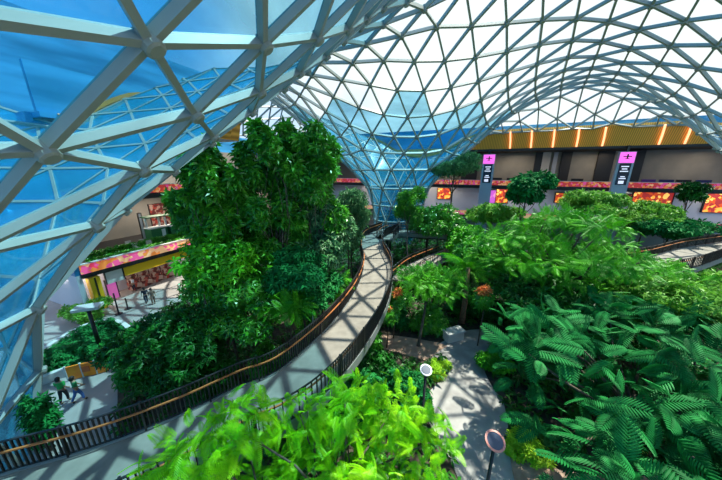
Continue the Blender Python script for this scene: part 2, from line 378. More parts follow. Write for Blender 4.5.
struct(MB().ubox(64.2, 90, -50, 95, 9.6, 10.3).build('floor', M['black']))
struct(MB().ubox(60, 90, -50, 95, 3.6, 4.2).build('floor', M['white']))
struct(MB().ubox(68, 68.4, -50, 95, 4.2, 9.6).build('wall_back', M['white']))
struct(MB().ubox(62, 62.4, -50, 95, 0, 3.6).build('wall_back', M['taupe']))
def balustrade(label, a, b, m, axis, cap=M['kerb'], grp=None):
    """a, b: (near, far, lo, hi, z0, z1) in building coordinates"""
    u0, u1, v0, v1, z0, z1 = a
    root = empty('balustrade', W(u0, v0, z0), label, 'balustrade', grp)
    loc_part(MB().ubox(u0, u1, v0, v1, z0, z1), 'floral_panel', m, root)
    e = .06
    loc_part(MB().ubox(u0-e, u1+e, v0-e, v1+e, z1, z1+.09), 'top_rail', cap, root)
    if b: loc_part(MB().ubox(u0-e, u1+e, v0-e, v1+e, z0-.35, z0), 'base_trim', M['black'], root)
balustrade('orange and pink flower-patterned balustrade of the upper level under the timber canopy', (64.0, 64.2, -26.8, 95, 10.3, 11.25), 1, M['floral'], 'u')
balustrade('red and pink flower-patterned balustrade of the lower terrace on the right', (59.6, 59.8, -20.5, 95, 4.4, 5.3), 1, M['floral_red'], 'u')
# dark bays and pale panels on the upper level's back wall
bays = [(462, 478, 'black'), (534, 541, 'black'), (552, 556, 'white'), (560, 570, 'black'), (596, 612, 'black'), (626, 642, 'black'), (541, 549, 'kerb')]
k = 1
for x0, x1, mm in bays:
    v0 = on_u(x0, 165, 77.9)[0]; v1 = on_u(x1, 165, 77.9)[0]; k += 1
    struct(MB().ubox(77.6, 78, v0, v1, 10.3, 17.5).build('trim_%d' % k, M[mm]))
# round wall columns behind
# shop fronts on the lower level
shops = [(438, 450, 188, 199, 'shopglow', 'small orange-lit shop window left of the first banner column'), (486, 494.5, 190, 203, 'pinkbox', 'magenta poster wall right of the first banner column'), (497, 507, 189, 203, 'shopglow', 'orange-red lit shop window beside the magenta poster wall'),
         (556, 573, 193, 203, 'shopglow', 'orange-lit shop window behind the layered tree top'), (621, 629, 194, 206, 'redshop', 'small dark red poster on the white wall right of the second banner column'), (634, 670, 192, 206, 'shopglow', 'widest orange-lit shop display right of the second banner column'), (708, 730, 192, 213, 'shopglow', 'tall orange-lit shop window at the right edge of the photo')]
M['pinkbox'] = floral_mat('magenta screen', [(.7, .05, .4), (.55, .1, .6), (.9, .3, .6)], .8, .7)
for x0, x1, y0, y1, mm, lab in shops:
    (v0, z1), (v1, z0) = on_u(x0, y0, 67.8), on_u(x1, y1, 67.8); z0 = max(z0, 4.3); z1 = min(z1, 9.4)
    root = empty('shop_window', W(67.8, v0, z0), lab, 'shop window')
    loc_part(MB().ubox(67.75, 67.95, v0, v1, z0, z1), 'display', M[mm], root)
    fr = MB(); e = .12
    fr.ubox(67.6, 68, v0-e, v0, z0, z1); fr.ubox(67.6, 68, v1, v1+e, z0, z1); fr.ubox(67.6, 68, v0-e, v1+e, z1, z1+e); fr.ubox(67.6, 68, v0-e, v1+e, z0-.1, z0)
    loc_part(fr, 'frame', M['black'], root)
# banner columns with screens
M['magenta'] = mat('magenta screen light', (.8, .1, .6), .4, emit=(.85, .12, .62), es=1.0)
M['screen'] = mat('dark screen', (.01, .01, .03), .2)
M['screenmark'] = mat('screen lettering', (.8, .8, .9), .4, emit=(.75, .75, .9), es=.7)
def banner(px, label):
    v, _ = on_u(px, 175, 61.6); root = empty('banner_column', W(61.6, v, 0), label, 'column')
    loc_part(MB().ubox(61.4, 62.0, v-1.1, v+1.1, .0, 16.4), 'shaft', M['grey'], root)
    loc_part(MB().ubox(61.6, 61.9, v-.16, v+.16, 16.4, 17.4), 'hanger', M['black'], root)
    loc_part(MB().ubox(61.3, 61.4, v-1.0, v+1.0, 14.6, 16.3), 'logo_screen', M['magenta'], root)
    s = MB(); a = .5                                               # plane-like mark
    for (dv, z0, z1, wd) in ((0, 15.2, 16.0, .1), (-.28, 15.55, 15.7, .28), (.28, 15.55, 15.7, .28), (0, 15.2, 15.28, .3)): s.ubox(61.24, 61.3, v+dv-wd, v+dv+wd, z0, z1)
    loc_part(s, 'logo_mark', M['screen'], root)
    loc_part(MB().ubox(61.3, 61.4, v-.75, v+.75, 10.9, 14.5), 'message_screen', M['screen'], root)
    s = MB()
    for z0, wd in ((13.9, .5), (13.5, .35), (13.1, .55), (12.2, .3), (11.9, .45)): s.ubox(61.24, 61.3, v-wd, v+wd, z0, z0+.16)
    s.ubox(61.24, 61.3, v-.4, v+.3, 11.1, 11.6)
    loc_part(s, 'message_lines', M['screenmark'], root)
banner(487, 'grey column with a magenta screen, the one nearer the far glass funnel')
banner(622, 'grey column with a magenta screen, the one on the right in front of the lounge')
# lounge furniture behind the upper balustrade
def sofa(px, col, label, w_=1.9):
    v, _ = on_u(px, 176, 66.5); root = empty('lounge_sofa', W(66.5, v, 10.3), label, 'sofa')
    loc_part(MB().ubox(66.1, 67.0, v-w_/2, v+w_/2, 10.3, 10.75), 'seat', col, root)
    loc_part(MB().ubox(65.9, 66.15, v-w_/2, v+w_/2, 10.3, 11.75), 'backrest', col, root)
    for q in (-w_/2, w_/2-.2): loc_part(MB().ubox(66.1, 67.0, v+q, v+q+.2, 10.3, 11.1), 'armrest', col, root)
M['navy'] = mat('navy cloth', (.02, .03, .12), .8); M['purple'] = mat('purple cloth', (.10, .03, .2), .8); M['charcoal'] = mat('charcoal cloth', (.02, .02, .02), .8)
for px, mm, lab in ((497, 'charcoal', 'dark sofa on the upper level just right of the first banner column'), (512, 'charcoal', 'dark sofa second from the first banner column'), (577, 'charcoal', 'dark sofa on the upper level left of the second banner column'), (648, 'purple', 'purple sofa on the upper level right of the second banner column'), (666, 'navy', 'navy sofa behind the upper balustrade near the purple one'), (683, 'charcoal', 'dark sofa behind the upper balustrade under the glowing lamp cluster'), (703, 'navy', 'navy sofa near the right edge of the upper level')):
    sofa(px, M[mm], lab)
root = empty('chandelier', P(690, 157, 56), 'cluster of small glowing lamps hanging over the right end of the lounge', 'chandelier')
M['bulb'] = mat('warm bulb', (1, .6, .3), .5, emit=(1, .35, .15), es=6)
for q in range(22):
    a = random.uniform(0, 6.28); r = random.uniform(.2, 3.6); c = Vector((r*math.cos(a), r*math.sin(a), random.uniform(-.6, .8)))
    s = MB(); s.lathe([(.02, -.13), (.11, -.07), (.13, 0), (.11, .07), (.02, .13)], c, 8); s.build('bulb', M['bulb'], root, True)
s = MB(); s.lathe([(3.8, .85), (3.8, .95)], (0, 0, 0), 20); s.tube([(0, 0, .95), (0, 0, 17.5-root.location.z)], .05, 6); s.build('hanger', M['black'], root)
# broad warm area lights under the lounge and terrace ceilings, no fixtures modelled
for v in (-10, 6, 22, 38, 54):
    for nm, z, e in (('lounge lamp', 17.0, 450), ('terrace lamp', 9.3, 260)):
        l = bpy.data.lights.new(nm, 'AREA'); l.size = 7; l.energy = e; l.color = (1, .82, .62); o = bpy.data.objects.new(nm.replace(' ', '_'), l); COL.objects.link(o); o.location = W(72 if z > 10 else 65.5, v, z)

# left building
VB = -21.0
struct(MB().ubox(13, 90, -44, VB, 3.5, 3.9).build('floor', M['black']))
struct(MB().ubox(13, 90, -24.5, -24.1, 0, 3.5).build('wall_left', M['white']))
struct(MB().ubox(13, 90, -34.4, -34, 3.9, 10.3).build('wall_left', M['taupe']))
struct(MB().ubox(13, 90, -44, -27, 9.8, 10.4).build('floor', M['black']))
struct(MB().ubox(13, 90, -44.4, -44, 10.4, 17.5).build('wall_left', M['taupe']))
struct(MB().ubox(13, 33, -44, -19.7, 17.5, 17.9).build('ceiling', M['bluewall']))
mb = MB(); vs = np.linspace(14, 32.5, 24)
def edge_top2(u):
    x = W(u, VE); q = LI@(np.array(x[:2])-LO); return max(min(shellz(*q)+.1, 21.5), 14)
for i in range(len(vs)-1):
    a, b = vs[i], vs[i+1]; q = [W(a, VE, edge_top2(a)), W(b, VE, edge_top2(b)), W(b, -19.7, 17.5), W(a, -19.7, 17.5)]; q2 = [(x, y, z+.4) for x, y, z in q]
    mb.add(q+q2, [(3, 2, 1, 0), (4, 5, 6, 7), (0, 1, 5, 4), (3, 7, 6, 2)])
struct(mb.build('ceiling', M['wood']))
struct(MB().ubox(13, 33, -20.4, -20, 17.9, 21.5).build('wall_left', M['bluewall']))
struct(MB().ubox(12.6, 13, -60, VB, 0, 3.9).build('wall_left', M['white']))
struct(MB().ubox(12.6, 13, -44, VB, 3.9, 17.9).build('wall_left', M['bluewall']))
struct(MB().ubox(33, 62, -44.4, -44, 17.5, 21.4).build('wall_left', M['bluewall']))
struct(MB().ubox(32.6, 33, -44, VB, 17.9, 21.0).build('wall_left', M['bluewall']))
struct(MB().ubox(-60, 60, -56, -55.5, 0, 38).build('wall_left', M['bluewall']))
balustrade('red and orange flower-patterned balustrade over the yellow shop sign on the left', (13, 59, VB-.1, VB+.1, 3.95, 4.85), 1, M['floral_red'], 'v')
balustrade('orange flower-patterned balustrade on the top level behind the tall left trees', (13, 63.8, -27.1, -26.9, 10.5, 11.5), 1, M['floral'], 'v')
for u in (2, 14, 26, 38, 50):
    for nm, v, z, e in (('gallery lamp', -30, 9.6, 500), ('shop lamp', -23, 3.3, 140), ('gallery lamp', -34, 17.2, 600)):
        l = bpy.data.lights.new(nm, 'AREA'); l.size = 3; l.energy = e; l.color = (1, .85, .7); o = bpy.data.objects.new(nm.replace(' ', '_'), l); COL.objects.link(o); o.location = W(u, v, z)
def vpanel(name, label, cat, x0, x1, y0, y1, v, m, th=.15, z=None, grp=None, frame=None):
    xm = (y0+y1)/2; u0, zt = on_v(x0, y0, v); u1, zb = on_v(x1, y1, v)
    if z: zb, zt = z
    root = empty(name, W(u0, v, zb), label, cat, grp)
    loc_part(MB().ubox(u0, u1, v-th/2, v+th/2, zb, zt), 'panel', m, root)
    fr = MB(); e = .08
    for q in ((u0-e, u0), (u1, u1+e)): fr.ubox(q[0], q[1], v-th/2, v+th/2+.04, zb, zt)
    fr.ubox(u0-e, u1+e, v-th/2, v+th/2+.04, zt, zt+e)
    loc_part(fr, 'frame', frame or M['black'], root); return root
vpanel('shop_sign', 'long golden yellow sign panel over the open shop under the balustrade', 'sign', 122, 190, 268, 252, VB-.2, M['yellow'], z=(2.5, 3.45))
vpanel('wall_panel', 'plain grey panel between the yellow sign and the yellow pillar', 'panel', 101, 121.5, 262, 268, VB-.2, M['kerb'], z=(2.2, 3.45))
u0, _ = on_v(99.5, 300, VB-.2)
root = empty('yellow_pillar', W(u0, VB-.2, 0), 'bright yellow pillar standing at the corner of the left shop front', 'pillar')
loc_part(MB().ubox(u0-.45, u0+.35, VB-.5, VB+.2, .0, 3.4), 'shaft', M['yellow'], root); loc_part(MB().ubox(u0-.1, u0+.02, VB+.2, VB+.26, 0, 3.4), 'groove', M['black'], root)
M['pinkscreen'] = mat('pink and violet screen', (.5, .1, .45), .3, noise=(.75, .2, .4), scale=.8, emit=(.45, .08, .35), es=.5)
vpanel('video_screen', 'pink and violet screen wall beside the yellow pillar', 'screen', 103, 119, 275, 296, VB-1.2, M['pinkscreen'], z=(.1, 2.3))
# stepped red displays in the open shop
for k, (x, y) in enumerate(((135, 283), (146, 280), (157, 277), (168, 274))):
    u0, _ = on_v(x, y, -23); root = empty('display_shelf', W(u0, -23, 0), ['lowest red display shelf beside the pink screen', 'second red display shelf from the pink screen', 'third red display shelf from the pink screen', 'red display shelf farthest from the pink screen'][k], 'display shelf', 'red display shelves in the open shop')
    for j in range(3): loc_part(MB().ubox(u0-.5, u0+.5, -23.6+.3*j, -23.3+.3*j, .0, 1.7-.5*j), 'tier', M['redshop'], root)
# upper-level things on the left
vpanel('shop_window', 'dark red shop front full of hanging goods above the green kiosk', 'shop window', 146, 184, 195, 223, -33.9, M['redshop'], z=(4.0, 8.2))
vpanel('poster_board', 'white advertising board left of the dark red shop front', 'poster', 136, 143, 207, 226, -30, M['white'], z=(4.0, 7.6))
vpanel('lit_sign', 'orange-lit shop window glimpsed through the tall left trees', 'shop window', 216, 238, 185, 205, -33.8, M['shopglow'], z=(5, 9))
vpanel('orange_roof_panel', 'added glowing orange panel for the orange roof behind the trees near the far glass funnel', 'shop window', 327, 345, 192, 207, -33.7, M['shopglow'], z=(5, 9))  # added glowing panel standing in for an orange roof
M['kgreen'] = mat('kiosk green', (.02, .16, .05), .5); M['kwhite'] = mat('white counter', (.7, .72, .7), .5)
def kiosk(x0, x1, v, label, m):
    u0, _ = on_v(x0, 225, v); u1, _ = on_v(x1, 222, v)
    root = empty('kiosk', W((u0+u1)/2, v, 3.9), label, 'kiosk')
    loc_part(MB().ubox(u0, u1, v-1.5, v, 3.9, 5.7), 'counter', m, root); loc_part(MB().ubox(u0-.1, u1+.1, v-1.6, v+.1, 5.7, 5.8), 'worktop', M['kwhite'], root)
    loc_part(MB().ubox(u0+(u1-u0)*.62, u1-.3, v+.0, v+.05, 4.2, 5.5), 'sign_board', M['kwhite'] if m is M['kgreen'] else M['kgreen'], root)
    for q in (u0+.1, u1-.3): loc_part(MB().ubox(q, q+.2, v-1.3, v-1.1, 5.8, 7.2), 'post', M['kwhite'], root)
    loc_part(MB().ubox(u0-.2, u1+.2, v-1.6, v+.1, 7.2, 7.35), 'canopy', m, root)
kiosk(150, 166, -27, 'green kiosk with a white counter on the left terrace', M['kgreen'])
kiosk(170, 184, -26.6, 'dark green kiosk with a pale sign board, right of the other kiosk', M['kgreen'])
# planter hedge troughs along the terrace
M['cream'] = mat('cream fabric', (.6, .55, .48), .8)
def cafe_chair(px, v, label):
    u, _ = on_v(px, 232, v); root = empty('cafe_chair', W(u, v, 3.9), label, 'chair', 'pale cafe chairs on the left terrace')
    loc_part(MB().ubox(u-.3, u+.3, v-.3, v+.3, 4.3, 4.42), 'seat', M['cream'], root); loc_part(MB().ubox(u-.3, u+.3, v-.36, v-.28, 4.42, 4.95), 'backrest', M['cream'], root)
    for a in (-.27, .23):
        for c in (-.27, .23): loc_part(MB().ubox(u+a, u+a+.05, v+c, v+c+.05, 3.9, 4.3), 'leg', M['black'], root)
for k, (px, v) in enumerate(((120, -25), (127, -26.2), (133, -24.3), (141, -25.6), (148, -24.2))):
    cafe_chair(px, v, ['pale cafe chair closest to the near glass funnel', 'second pale cafe chair from the near glass funnel', 'pale cafe chair in the middle of the terrace row', 'pale cafe chair second from the green kiosk', 'pale cafe chair closest to the green kiosk'][k])
# ---------------------------------------------------------------- elevated walkway
M['deck'] = mat('walkway deck', (.21, .185, .155), .8, noise=(.28, .25, .21), scale=1.5, detail=8)
M['fascia'] = mat('walkway edge steel', (.30, .33, .33), .4, metal=.3)
M['handrail'] = mat('orange timber handrail', (.48, .16, .045), .4)
M['rail'] = mat('dark railing steel', (.022, .02, .02), .4)
def walkway(name, label, left, z, width, side, step=.22, cols=True, near=True, cap=True):
    """left: pixel points of one deck edge on level z; side: +1 when the deck lies to the right of it"""
    e = np.array([G(x, y, z)[:2] for x, y in left]) if isinstance(left, list) else left
    e = resample(smooth_line(e, 10), step)
    tg = np.gradient(e, axis=0); tg /= np.linalg.norm(tg, axis=1)[:, None]; nr = np.stack([tg[:, 1], -tg[:, 0]], 1)*side
    for _ in range(6): nr[1:-1] = (nr[:-2]+nr[1:-1]*2+nr[2:])/4
    nr /= np.linalg.norm(nr, axis=1)[:, None]
    e2 = e+nr*width; n = len(e)
    root = empty(name, (e[0][0], e[0][1], z), label, 'walkway')
    def strip(off0, off1, z0, z1, nm, m, par=root):
        a, b = e+nr*off0, e+nr*off1; v = []
        for q, zz in ((a, z0), (b, z0), (b, z1), (a, z1)): v += [(x, y, zz) for x, y in q]
        f = [(k*n+i, k*n+i+1, ((k+1) % 4)*n+i+1, ((k+1) % 4)*n+i) for k in range(4) for i in range(n-1)]
        if side > 0: f = [q[::-1] for q in f]
        f += [(0, n, 2*n, 3*n), (n-1, 2*n-1, 3*n-1, 4*n-1)]
        mb = MB().add(v, f); return loc_part(mb, nm, m, par)
    strip(0, width, z-.16, z, 'deck', M['deck'])
    strip(-.10, 0, z-.45, z+.06, 'edge_beam', M['fascia']); strip(width, width+.10, z-.45, z+.06, 'edge_beam', M['fascia'])
    strip(.5, .8, z-.75, z-.16, 'girder', M['rail']); strip(width-.8, width-.5, z-.75, z-.16, 'girder', M['rail'])
    for off, nm in ((-.05, 'railing'), (width+.05, 'railing')):
        q = e+nr*off; bays = max(1, int(round(n*step/2.0))); ix = np.linspace(0, n-1, bays+1).astype(int)
        top = strip(off-.03, off+.03, z+1.17, z+1.21, nm, M['rail'])
        o = Vector(root.location)+Vector(top.location)
        strip(off-.03, off+.03, z+.10, z+.14, 'bottom_rail', M['rail'], top)
        ins = .09 if off < 0 else -.09
        strip(off+ins-.03, off+ins+.03, z+.86, z+.91, 'timber_handrail', M['handrail'], top)
        for b in range(bays):
            mb = MB()
            for i in range(ix[b]+1, ix[b+1]):
                c = q[i]; a_ = math.atan2(tg[i][1], tg[i][0]); mb.box((c[0]-.018, c[1]-.028, z+.10), (c[0]+.018, c[1]+.028, z+1.18), a_)
            if mb.v: loc_part(mb, 'baluster_panel', M['rail'], top)
        if near:
            for i in ix:
                c = q[i]; a_ = math.atan2(tg[i][1], tg[i][0]); loc_part(MB().box((c[0]-.03, c[1]-.05, z-.3), (c[0]+.03, c[1]+.05, z+1.24), a_), 'post', M['rail'], top)
    if cols:
        for i in range(int(4/step), n-5, int(7.5/step)):
            c = e[i]+nr[i]*width/2; s = MB().tube([(c[0], c[1], .05), (c[0], c[1], z-.7)], .17, 10); s.box((c[0]-.9, c[1]-.12, z-.8), (c[0]+.9, c[1]+.12, z-.62), math.atan2(nr[i][1], nr[i][0])); loc_part(s, 'column', M['rail'], root)
    return e, e2
BZ = 4.5
mainL = [(-130, 520), (0, 477), (100, 448), (180, 417), (240, 388), (283, 369), (333, 323), (357, 289), (364, 266), (361, 250), (365, 237), (382, 229)]
e1, e1b = walkway('curved_walkway', 'long curved walkway with dark railings and orange handrails winding across the garden', mainL, BZ, 2.55, 1, .135)
far = [(376, 238.5), (384, 232), (398, 230), (420, 231), (445, 232.5), (480, 238), (530, 250)]
e2a, e2b = walkway('curved_walkway', 'far thin stretch of curved walkway running right from the blue funnel', far, BZ, 2.2, 1, .4, near=False)
e3a, e3b = walkway('garden_ramp', 'narrow ramp leaving the walkway below its far bend', [(392, 279), (408, 266), (430, 256), (452, 247)], 3.0, 1.8, 1, .4, near=False)
e4a, e4b = walkway('curved_walkway', 'wide walkway at the right edge of the photo beyond the layered tree', [(622, 262), (650, 257), (680, 249), (705, 245), (740, 240)], BZ, 3.2, 1, .3)
CORR = [(e1, e1b, BZ), (e3a, e3b, 3.0), (e4a, e4b, BZ)]
CL = [(.5*(a+b), np.linalg.norm(a[0]-b[0])/2, z) for a, b, z in CORR]
PATHC = resample([tuple(G(x, y)[:2]) for x, y in [(520, 560), (485, 470), (465, 430), (462, 395), (466, 365), (468, 345), (475, 335)]], .5)
def clear(p, rad=0.0):
    """True where leaves may grow: off the walkways"""
    p = np.asarray(p); ok = np.ones(len(p), bool)
    for c, hw, z in CL:
        cc = c[::3]
        d = np.min(np.linalg.norm(p[:, None, :2]-cc[None], axis=2), axis=1)
        ok &= ~((d < hw+.35+rad) & (p[:, 2] > z-.9) & (p[:, 2] < z+1.7))
    return ok
# ---------------------------------------------------------------- plants
def leafmat(name, a, b, tr=.45, rough=.45, sc=2.0, spec=.35):
    return mat(name, a, rough, noise=b, scale=sc, detail=4, trans=tr, spec=spec)
LM = {
 'acid': leafmat('bright feathery leaf', (.13, .56, .004), (.42, .82, .008), .38),
 'fresh': leafmat('fresh green leaf', (.012, .22, .004), (.12, .50, .008), .20, sc=.7),
 'emerald': leafmat('emerald leaf', (.004, .115, .022), (.020, .27, .055), .15, sc=1.2, rough=.6, spec=.2),
 'mid': leafmat('mid green leaf', (.022, .20, .012), (.11, .46, .026), .25, sc=1.2, rough=.3, spec=.6),
 'grey': leafmat('grey green leaf', (.05, .20, .07), (.16, .36, .14), .25, sc=1.5, rough=.38),
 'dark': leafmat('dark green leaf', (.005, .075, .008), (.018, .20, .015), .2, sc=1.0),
 'pale': leafmat('pale green leaf', (.09, .30, .02), (.22, .50, .06), .35, sc=1.2),
 'lime': leafmat('lime groundcover leaf', (.30, .62, .02), (.50, .75, .04), .4),
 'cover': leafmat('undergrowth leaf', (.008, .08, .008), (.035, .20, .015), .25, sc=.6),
 'yellow': leafmat('yellow green leaf', (.35, .50, .02), (.6, .62, .05), .4),
}
M['bark'] = mat('bark', (.07, .05, .035), .9, noise=(.14, .11, .08), scale=4, bump=.4)
M['stem'] = mat('green stem', (.20, .25, .06), .7)
def t_leaf(wd=.42, fold=.12):
    v = np.array([(0, 0, 0), (.5, wd*.5, fold), (1, 0, -.12), (.5, -wd*.5, fold), (.5, 0, 0)], float)
    return v, np.array([(0, 4, 2, 1), (0, 3, 2, 4)])
def t_cluster(k=5, wd=.4):                                           # a rosette of k leaves
    v, f = t_leaf(wd); V_, F_ = [], []
    for i in range(k):
        a = i*2*math.pi/k+.3*(i % 2); c, s = math.cos(a), math.sin(a); q = v.copy(); q[:, 2] -= q[:, 0]*(.18+.15*(i % 3))
        V_.append(np.stack([q[:, 0]*c-q[:, 1]*s, q[:, 0]*s+q[:, 1]*c, q[:, 2]], 1)); F_.append(f+5*i)
    return np.vstack(V_), np.vstack(F_)
def t_frond(npin=13, nl=9, pl=.42, droop=.28, lw=.012):              # twice-divided feather leaf
    V_, F_ = [], []; n = 0
    for i in range(npin):
        x = .10+.88*i/(npin-1); L_ = pl*math.sin(math.pi*min(1, .22+.78*(1-x)**.8+.02))**.7 if x > .3 else pl*(.55+1.4*x)
        L_ = min(L_, pl)*(1 if x < .75 else max(.25, (1-x)/.25))
        for s in (-1, 1):
            th = math.radians(62-22*x); dx, dy = math.cos(th), s*math.sin(th); z0 = -droop*x*x
            if nl <= 1:
                w_ = .045
                q = [(x, 0, z0), (x+dx*L_*.5-dy*w_*s, dy*L_*.5+dx*w_*0+0, z0-.02), (x+dx*L_, dy*L_, z0-.10*L_), (x+dx*L_*.5+w_, dy*L_*.5, z0-.02)]
                V_ += q; F_.append((n, n+1, n+2, n+3)); n += 4
                continue
            for k in range(nl):
                t = (k+.7)/nl; cx, cy, cz = x+dx*L_*t, dy*L_*t, z0-.16*L_*t*t; ll = (.052+.01*pl)*(1-.45*abs(2*t-1)**2)
                # one quad spans the leaflet pair across the pinna axis
                px_, py_ = -dy, dx; bx, by = dx*lw*1.1, dy*lw*1.1
                V_ += [(cx+px_*ll-bx*0+dx*ll*.35, cy+py_*ll+dy*ll*.35, cz-.006), (cx-bx, cy-by, cz+.004), (cx-px_*ll+dx*ll*.35, cy-py_*ll+dy*ll*.35, cz-.006), (cx+bx*1.4, cy+by*1.4, cz+.004)]
                F_.append((n, n+1, n+2, n+3)); n += 4
    V_ += [(0, -.006, 0), (0, .006, 0), (.5, .005, -droop*.25), (.5, -.005, -droop*.25), (1, .002, -droop), (1, -.002, -droop)]
    F_ += [(n, n+1, n+2, n+3), (n+3, n+2, n+4, n+5)]
    return np.array(V_), np.array(F_)
def t_palm(nl=22):
    V_, F_ = [], []; n = 0
    for i in range(nl):
        x = .12+.86*i/(nl-1); L_ = .32*(math.sin(math.pi*(.15+.8*x))+.1); z0 = .25*x-.75*x*x
        for s in (-1, 1):
            th = math.radians(55); dx, dy = math.cos(th), s*math.sin(th)
            V_ += [(x-.012, 0, z0), (x+dx*L_*.5-.01, dy*L_*.5, z0-.05*L_), (x+dx*L_, dy*L_, z0-.5*L_), (x+dx*L_*.5+.02, dy*L_*.5, z0-.05*L_)]; F_.append((n, n+1, n+2, n+3)); n += 4
    return np.array(V_), np.array(F_)
def t_pinnate(npin=14, pl=.36, wd=.030, droop=.30, a0=66):
    V_, F_ = [], []; n = 0
    for i in range(npin):
        x = .08+.90*i/(npin-1); L_ = pl*(math.sin(math.pi*(.20+.72*x))**.8)
        for s in (-1, 1):
            th = math.radians(a0-22*x); dx, dy = math.cos(th), s*math.sin(th); z0 = -droop*x*x; px_, py_ = -dy, dx
            r = [(0, .35), (.3, 1), (.7, .85), (1, 0)]; k = 0
            for t, w_ in r:
                c = (x+dx*L_*t, dy*L_*t, z0+.05*L_-.30*L_*t*t)
                V_ += [(c[0]-px_*wd*w_, c[1]-py_*wd*w_, c[2]-.012*w_), (c[0], c[1], c[2]+.006), (c[0]+px_*wd*w_, c[1]+py_*wd*w_, c[2]-.012*w_)]
            for j in range(3): F_ += [(n+3*j, n+3*j+1, n+3*j+4, n+3*j+3), (n+3*j+1, n+3*j+2, n+3*j+5, n+3*j+4)]
            n += 12
    V_ += [(0, -.008, 0), (0, .008, 0), (.5, .006, -droop*.25), (.5, -.006, -droop*.25), (1, .002, -droop), (1, -.002, -droop)]
    F_ += [(n, n+1, n+2, n+3), (n+3, n+2, n+4, n+5)]
    return np.array(V_), np.array(F_)
TPL = {'leaf': t_leaf(), 'cluster': t_cluster(), 'cluster3': t_cluster(6, .5), 'narrow': t_cluster(5, .22), 'frond': t_frond(), 'frond_lo': t_frond(11, 1, .40), 'frond_mid': t_frond(11, 5, .40), 'palm': t_palm()}
TPL['frond_mid2'] = t_frond(11, 6, .30, .45)
TPL['pin'] = t_pinnate(); TPL['pin_fine'] = t_pinnate(17, .27, .019, .42, 70); TPL['pin_mid'] = t_pinnate(11, .32, .024, .16); TPL['pin_lo'] = t_pinnate(11, .32, .026, .25)
def norm(a): return a/np.maximum(np.linalg.norm(a, axis=1, keepdims=True), 1e-6)
def place(tpl, p, d, up, s):
    v, f = TPL[tpl]; x = norm(d); y = norm(np.cross(up, x)); z = np.cross(x, y)
    R = np.stack([x, y, z], 2)*s[:, None, None]                     # columns are the axes
    a = np.einsum('kij,nj->kni', R, v)+p[:, None, :]
    k, n = len(p), len(v)
    return a.reshape(-1, 3), (f[None]+(np.arange(k)*n)[:, None, None]).reshape(-1, 4)
def clump_points(clumps, n, top=.35, shell=(.72, 1.05)):
    vol = np.array([c[3]*c[4] for c in clumps]); k = RNG.choice(len(clumps), n, p=vol/vol.sum()); c = np.array(clumps)[k]
    d = norm(RNG.normal(size=(n, 3))); d[:, 2] = np.where(d[:, 2] < 0, d[:, 2]*(1-top), d[:, 2]); d = norm(d)
    r = RNG.uniform(*shell, n)[:, None]; r = np.where(RNG.random((n, 1)) < .25, r*RNG.random((n, 1))**.5, r)
    return c[:, :3]+d*r*np.stack([c[:, 3], c[:, 3], c[:, 4]], 1), d
def foliage(name, clumps, n, size, tpl, m, parent, top=.35, upw=.9, test=True, jitter=.5):
    fz, fu = (.07, .12) if tpl == 'pin_mid' else (.30, .26)
    p, d = clump_points(clumps, n, top)
    if test: k = clear(p, size*.35); p, d = p[k], d[k]
    n = len(p); 
    if not n: return None
    p = p-np.array(parent.location)
    if tpl.startswith('frond') or tpl == 'palm':
        h = norm(np.stack([d[:, 0], d[:, 1], d[:, 2]*.25], 1)+RNG.normal(size=(n, 3))*np.array((jitter, jitter, fz))); up = norm(np.array((0, 0, 1.0))+d*fu*1.4+RNG.normal(size=(n, 3))*fu)
        p = p-h*size*.5
    else:
        h = norm(d*.6+RNG.normal(size=(n, 3))*.7+np.array((0, 0, -.15))); up = norm(d*.5+np.array((0, 0, upw))+RNG.normal(size=(n, 3))*.35)
    v, f = place(tpl, p, h, up, size*RNG.uniform(.65, 1.25, n)); return mesh(name, v, f, m, parent)
def limb(mb, a, b, r0, r1, bend=.12, k=7):
    a, b = np.array(a, float), np.array(b, float); L_ = np.linalg.norm(b-a); o = RNG.normal(size=3)*bend*L_; pts = [a+(b-a)*t+o*math.sin(math.pi*t)*.6 for t in (0, .3, .6, 1)]
    mb.tube(pts, [r0+(r1-r0)*t for t in (0, .3, .6, 1)], k)
def tree(name, label, px, py, t, R, H, tpl, lm, n, size, cat='tree', base=None, kc=9, flat=.8, tr=.13, group=None, trunk_top=None, cs=.5, extra=None, z0=.12):
    c = P(px, py, t); bx, by = (base[0], base[1]) if base else (c[0], c[1])
    if base and len(base) == 3: g = G(base[0], base[1], z0); bx, by = g[0], g[1]
    root = empty(name, (bx, by, z0), label, cat, group); cl = []
    for i in range(kc):
        a = i*2.399963; rr = math.sqrt((i+.5)/kc)*(1-cs*.55); zz = RNG.uniform(-.65, .75)*math.sqrt(max(0, 1-rr*rr*.8))
        cl.append((c[0]+math.cos(a)*rr*R, c[1]+math.sin(a)*rr*R, c[2]+zz*H*(1-cs*.4), R*cs*RNG.uniform(.8, 1.15), H*cs*flat*RNG.uniform(.8, 1.15)))
    if extra: cl += extra
    mb = MB(); top = np.array((c[0], c[1], c[2]-H*.45)); zt = top[2]
    b0 = np.array((bx, by, z0-.1)); mid = b0+(top-b0)*.55+np.array((RNG.normal()*.15, RNG.normal()*.15, 0))
    mb.tube([b0, b0+(mid-b0)*.15, mid, top], [tr*1.5, tr, tr*.8, tr*.6], 9)
    if zt > .4:
        for q in cl: limb(mb, mid+(top-mid)*RNG.uniform(.2, 1), (q[0], q[1], q[2]-q[4]*.2), tr*.42, tr*.12)
    mb.v = [(x-bx, y-by, z-z0) for x, y, z in mb.v]; mb.build('trunk', M['bark'], root, True)
    foliage('foliage', cl, n, size, tpl, LM[lm] if isinstance(lm, str) else lm, root)
    return root, cl
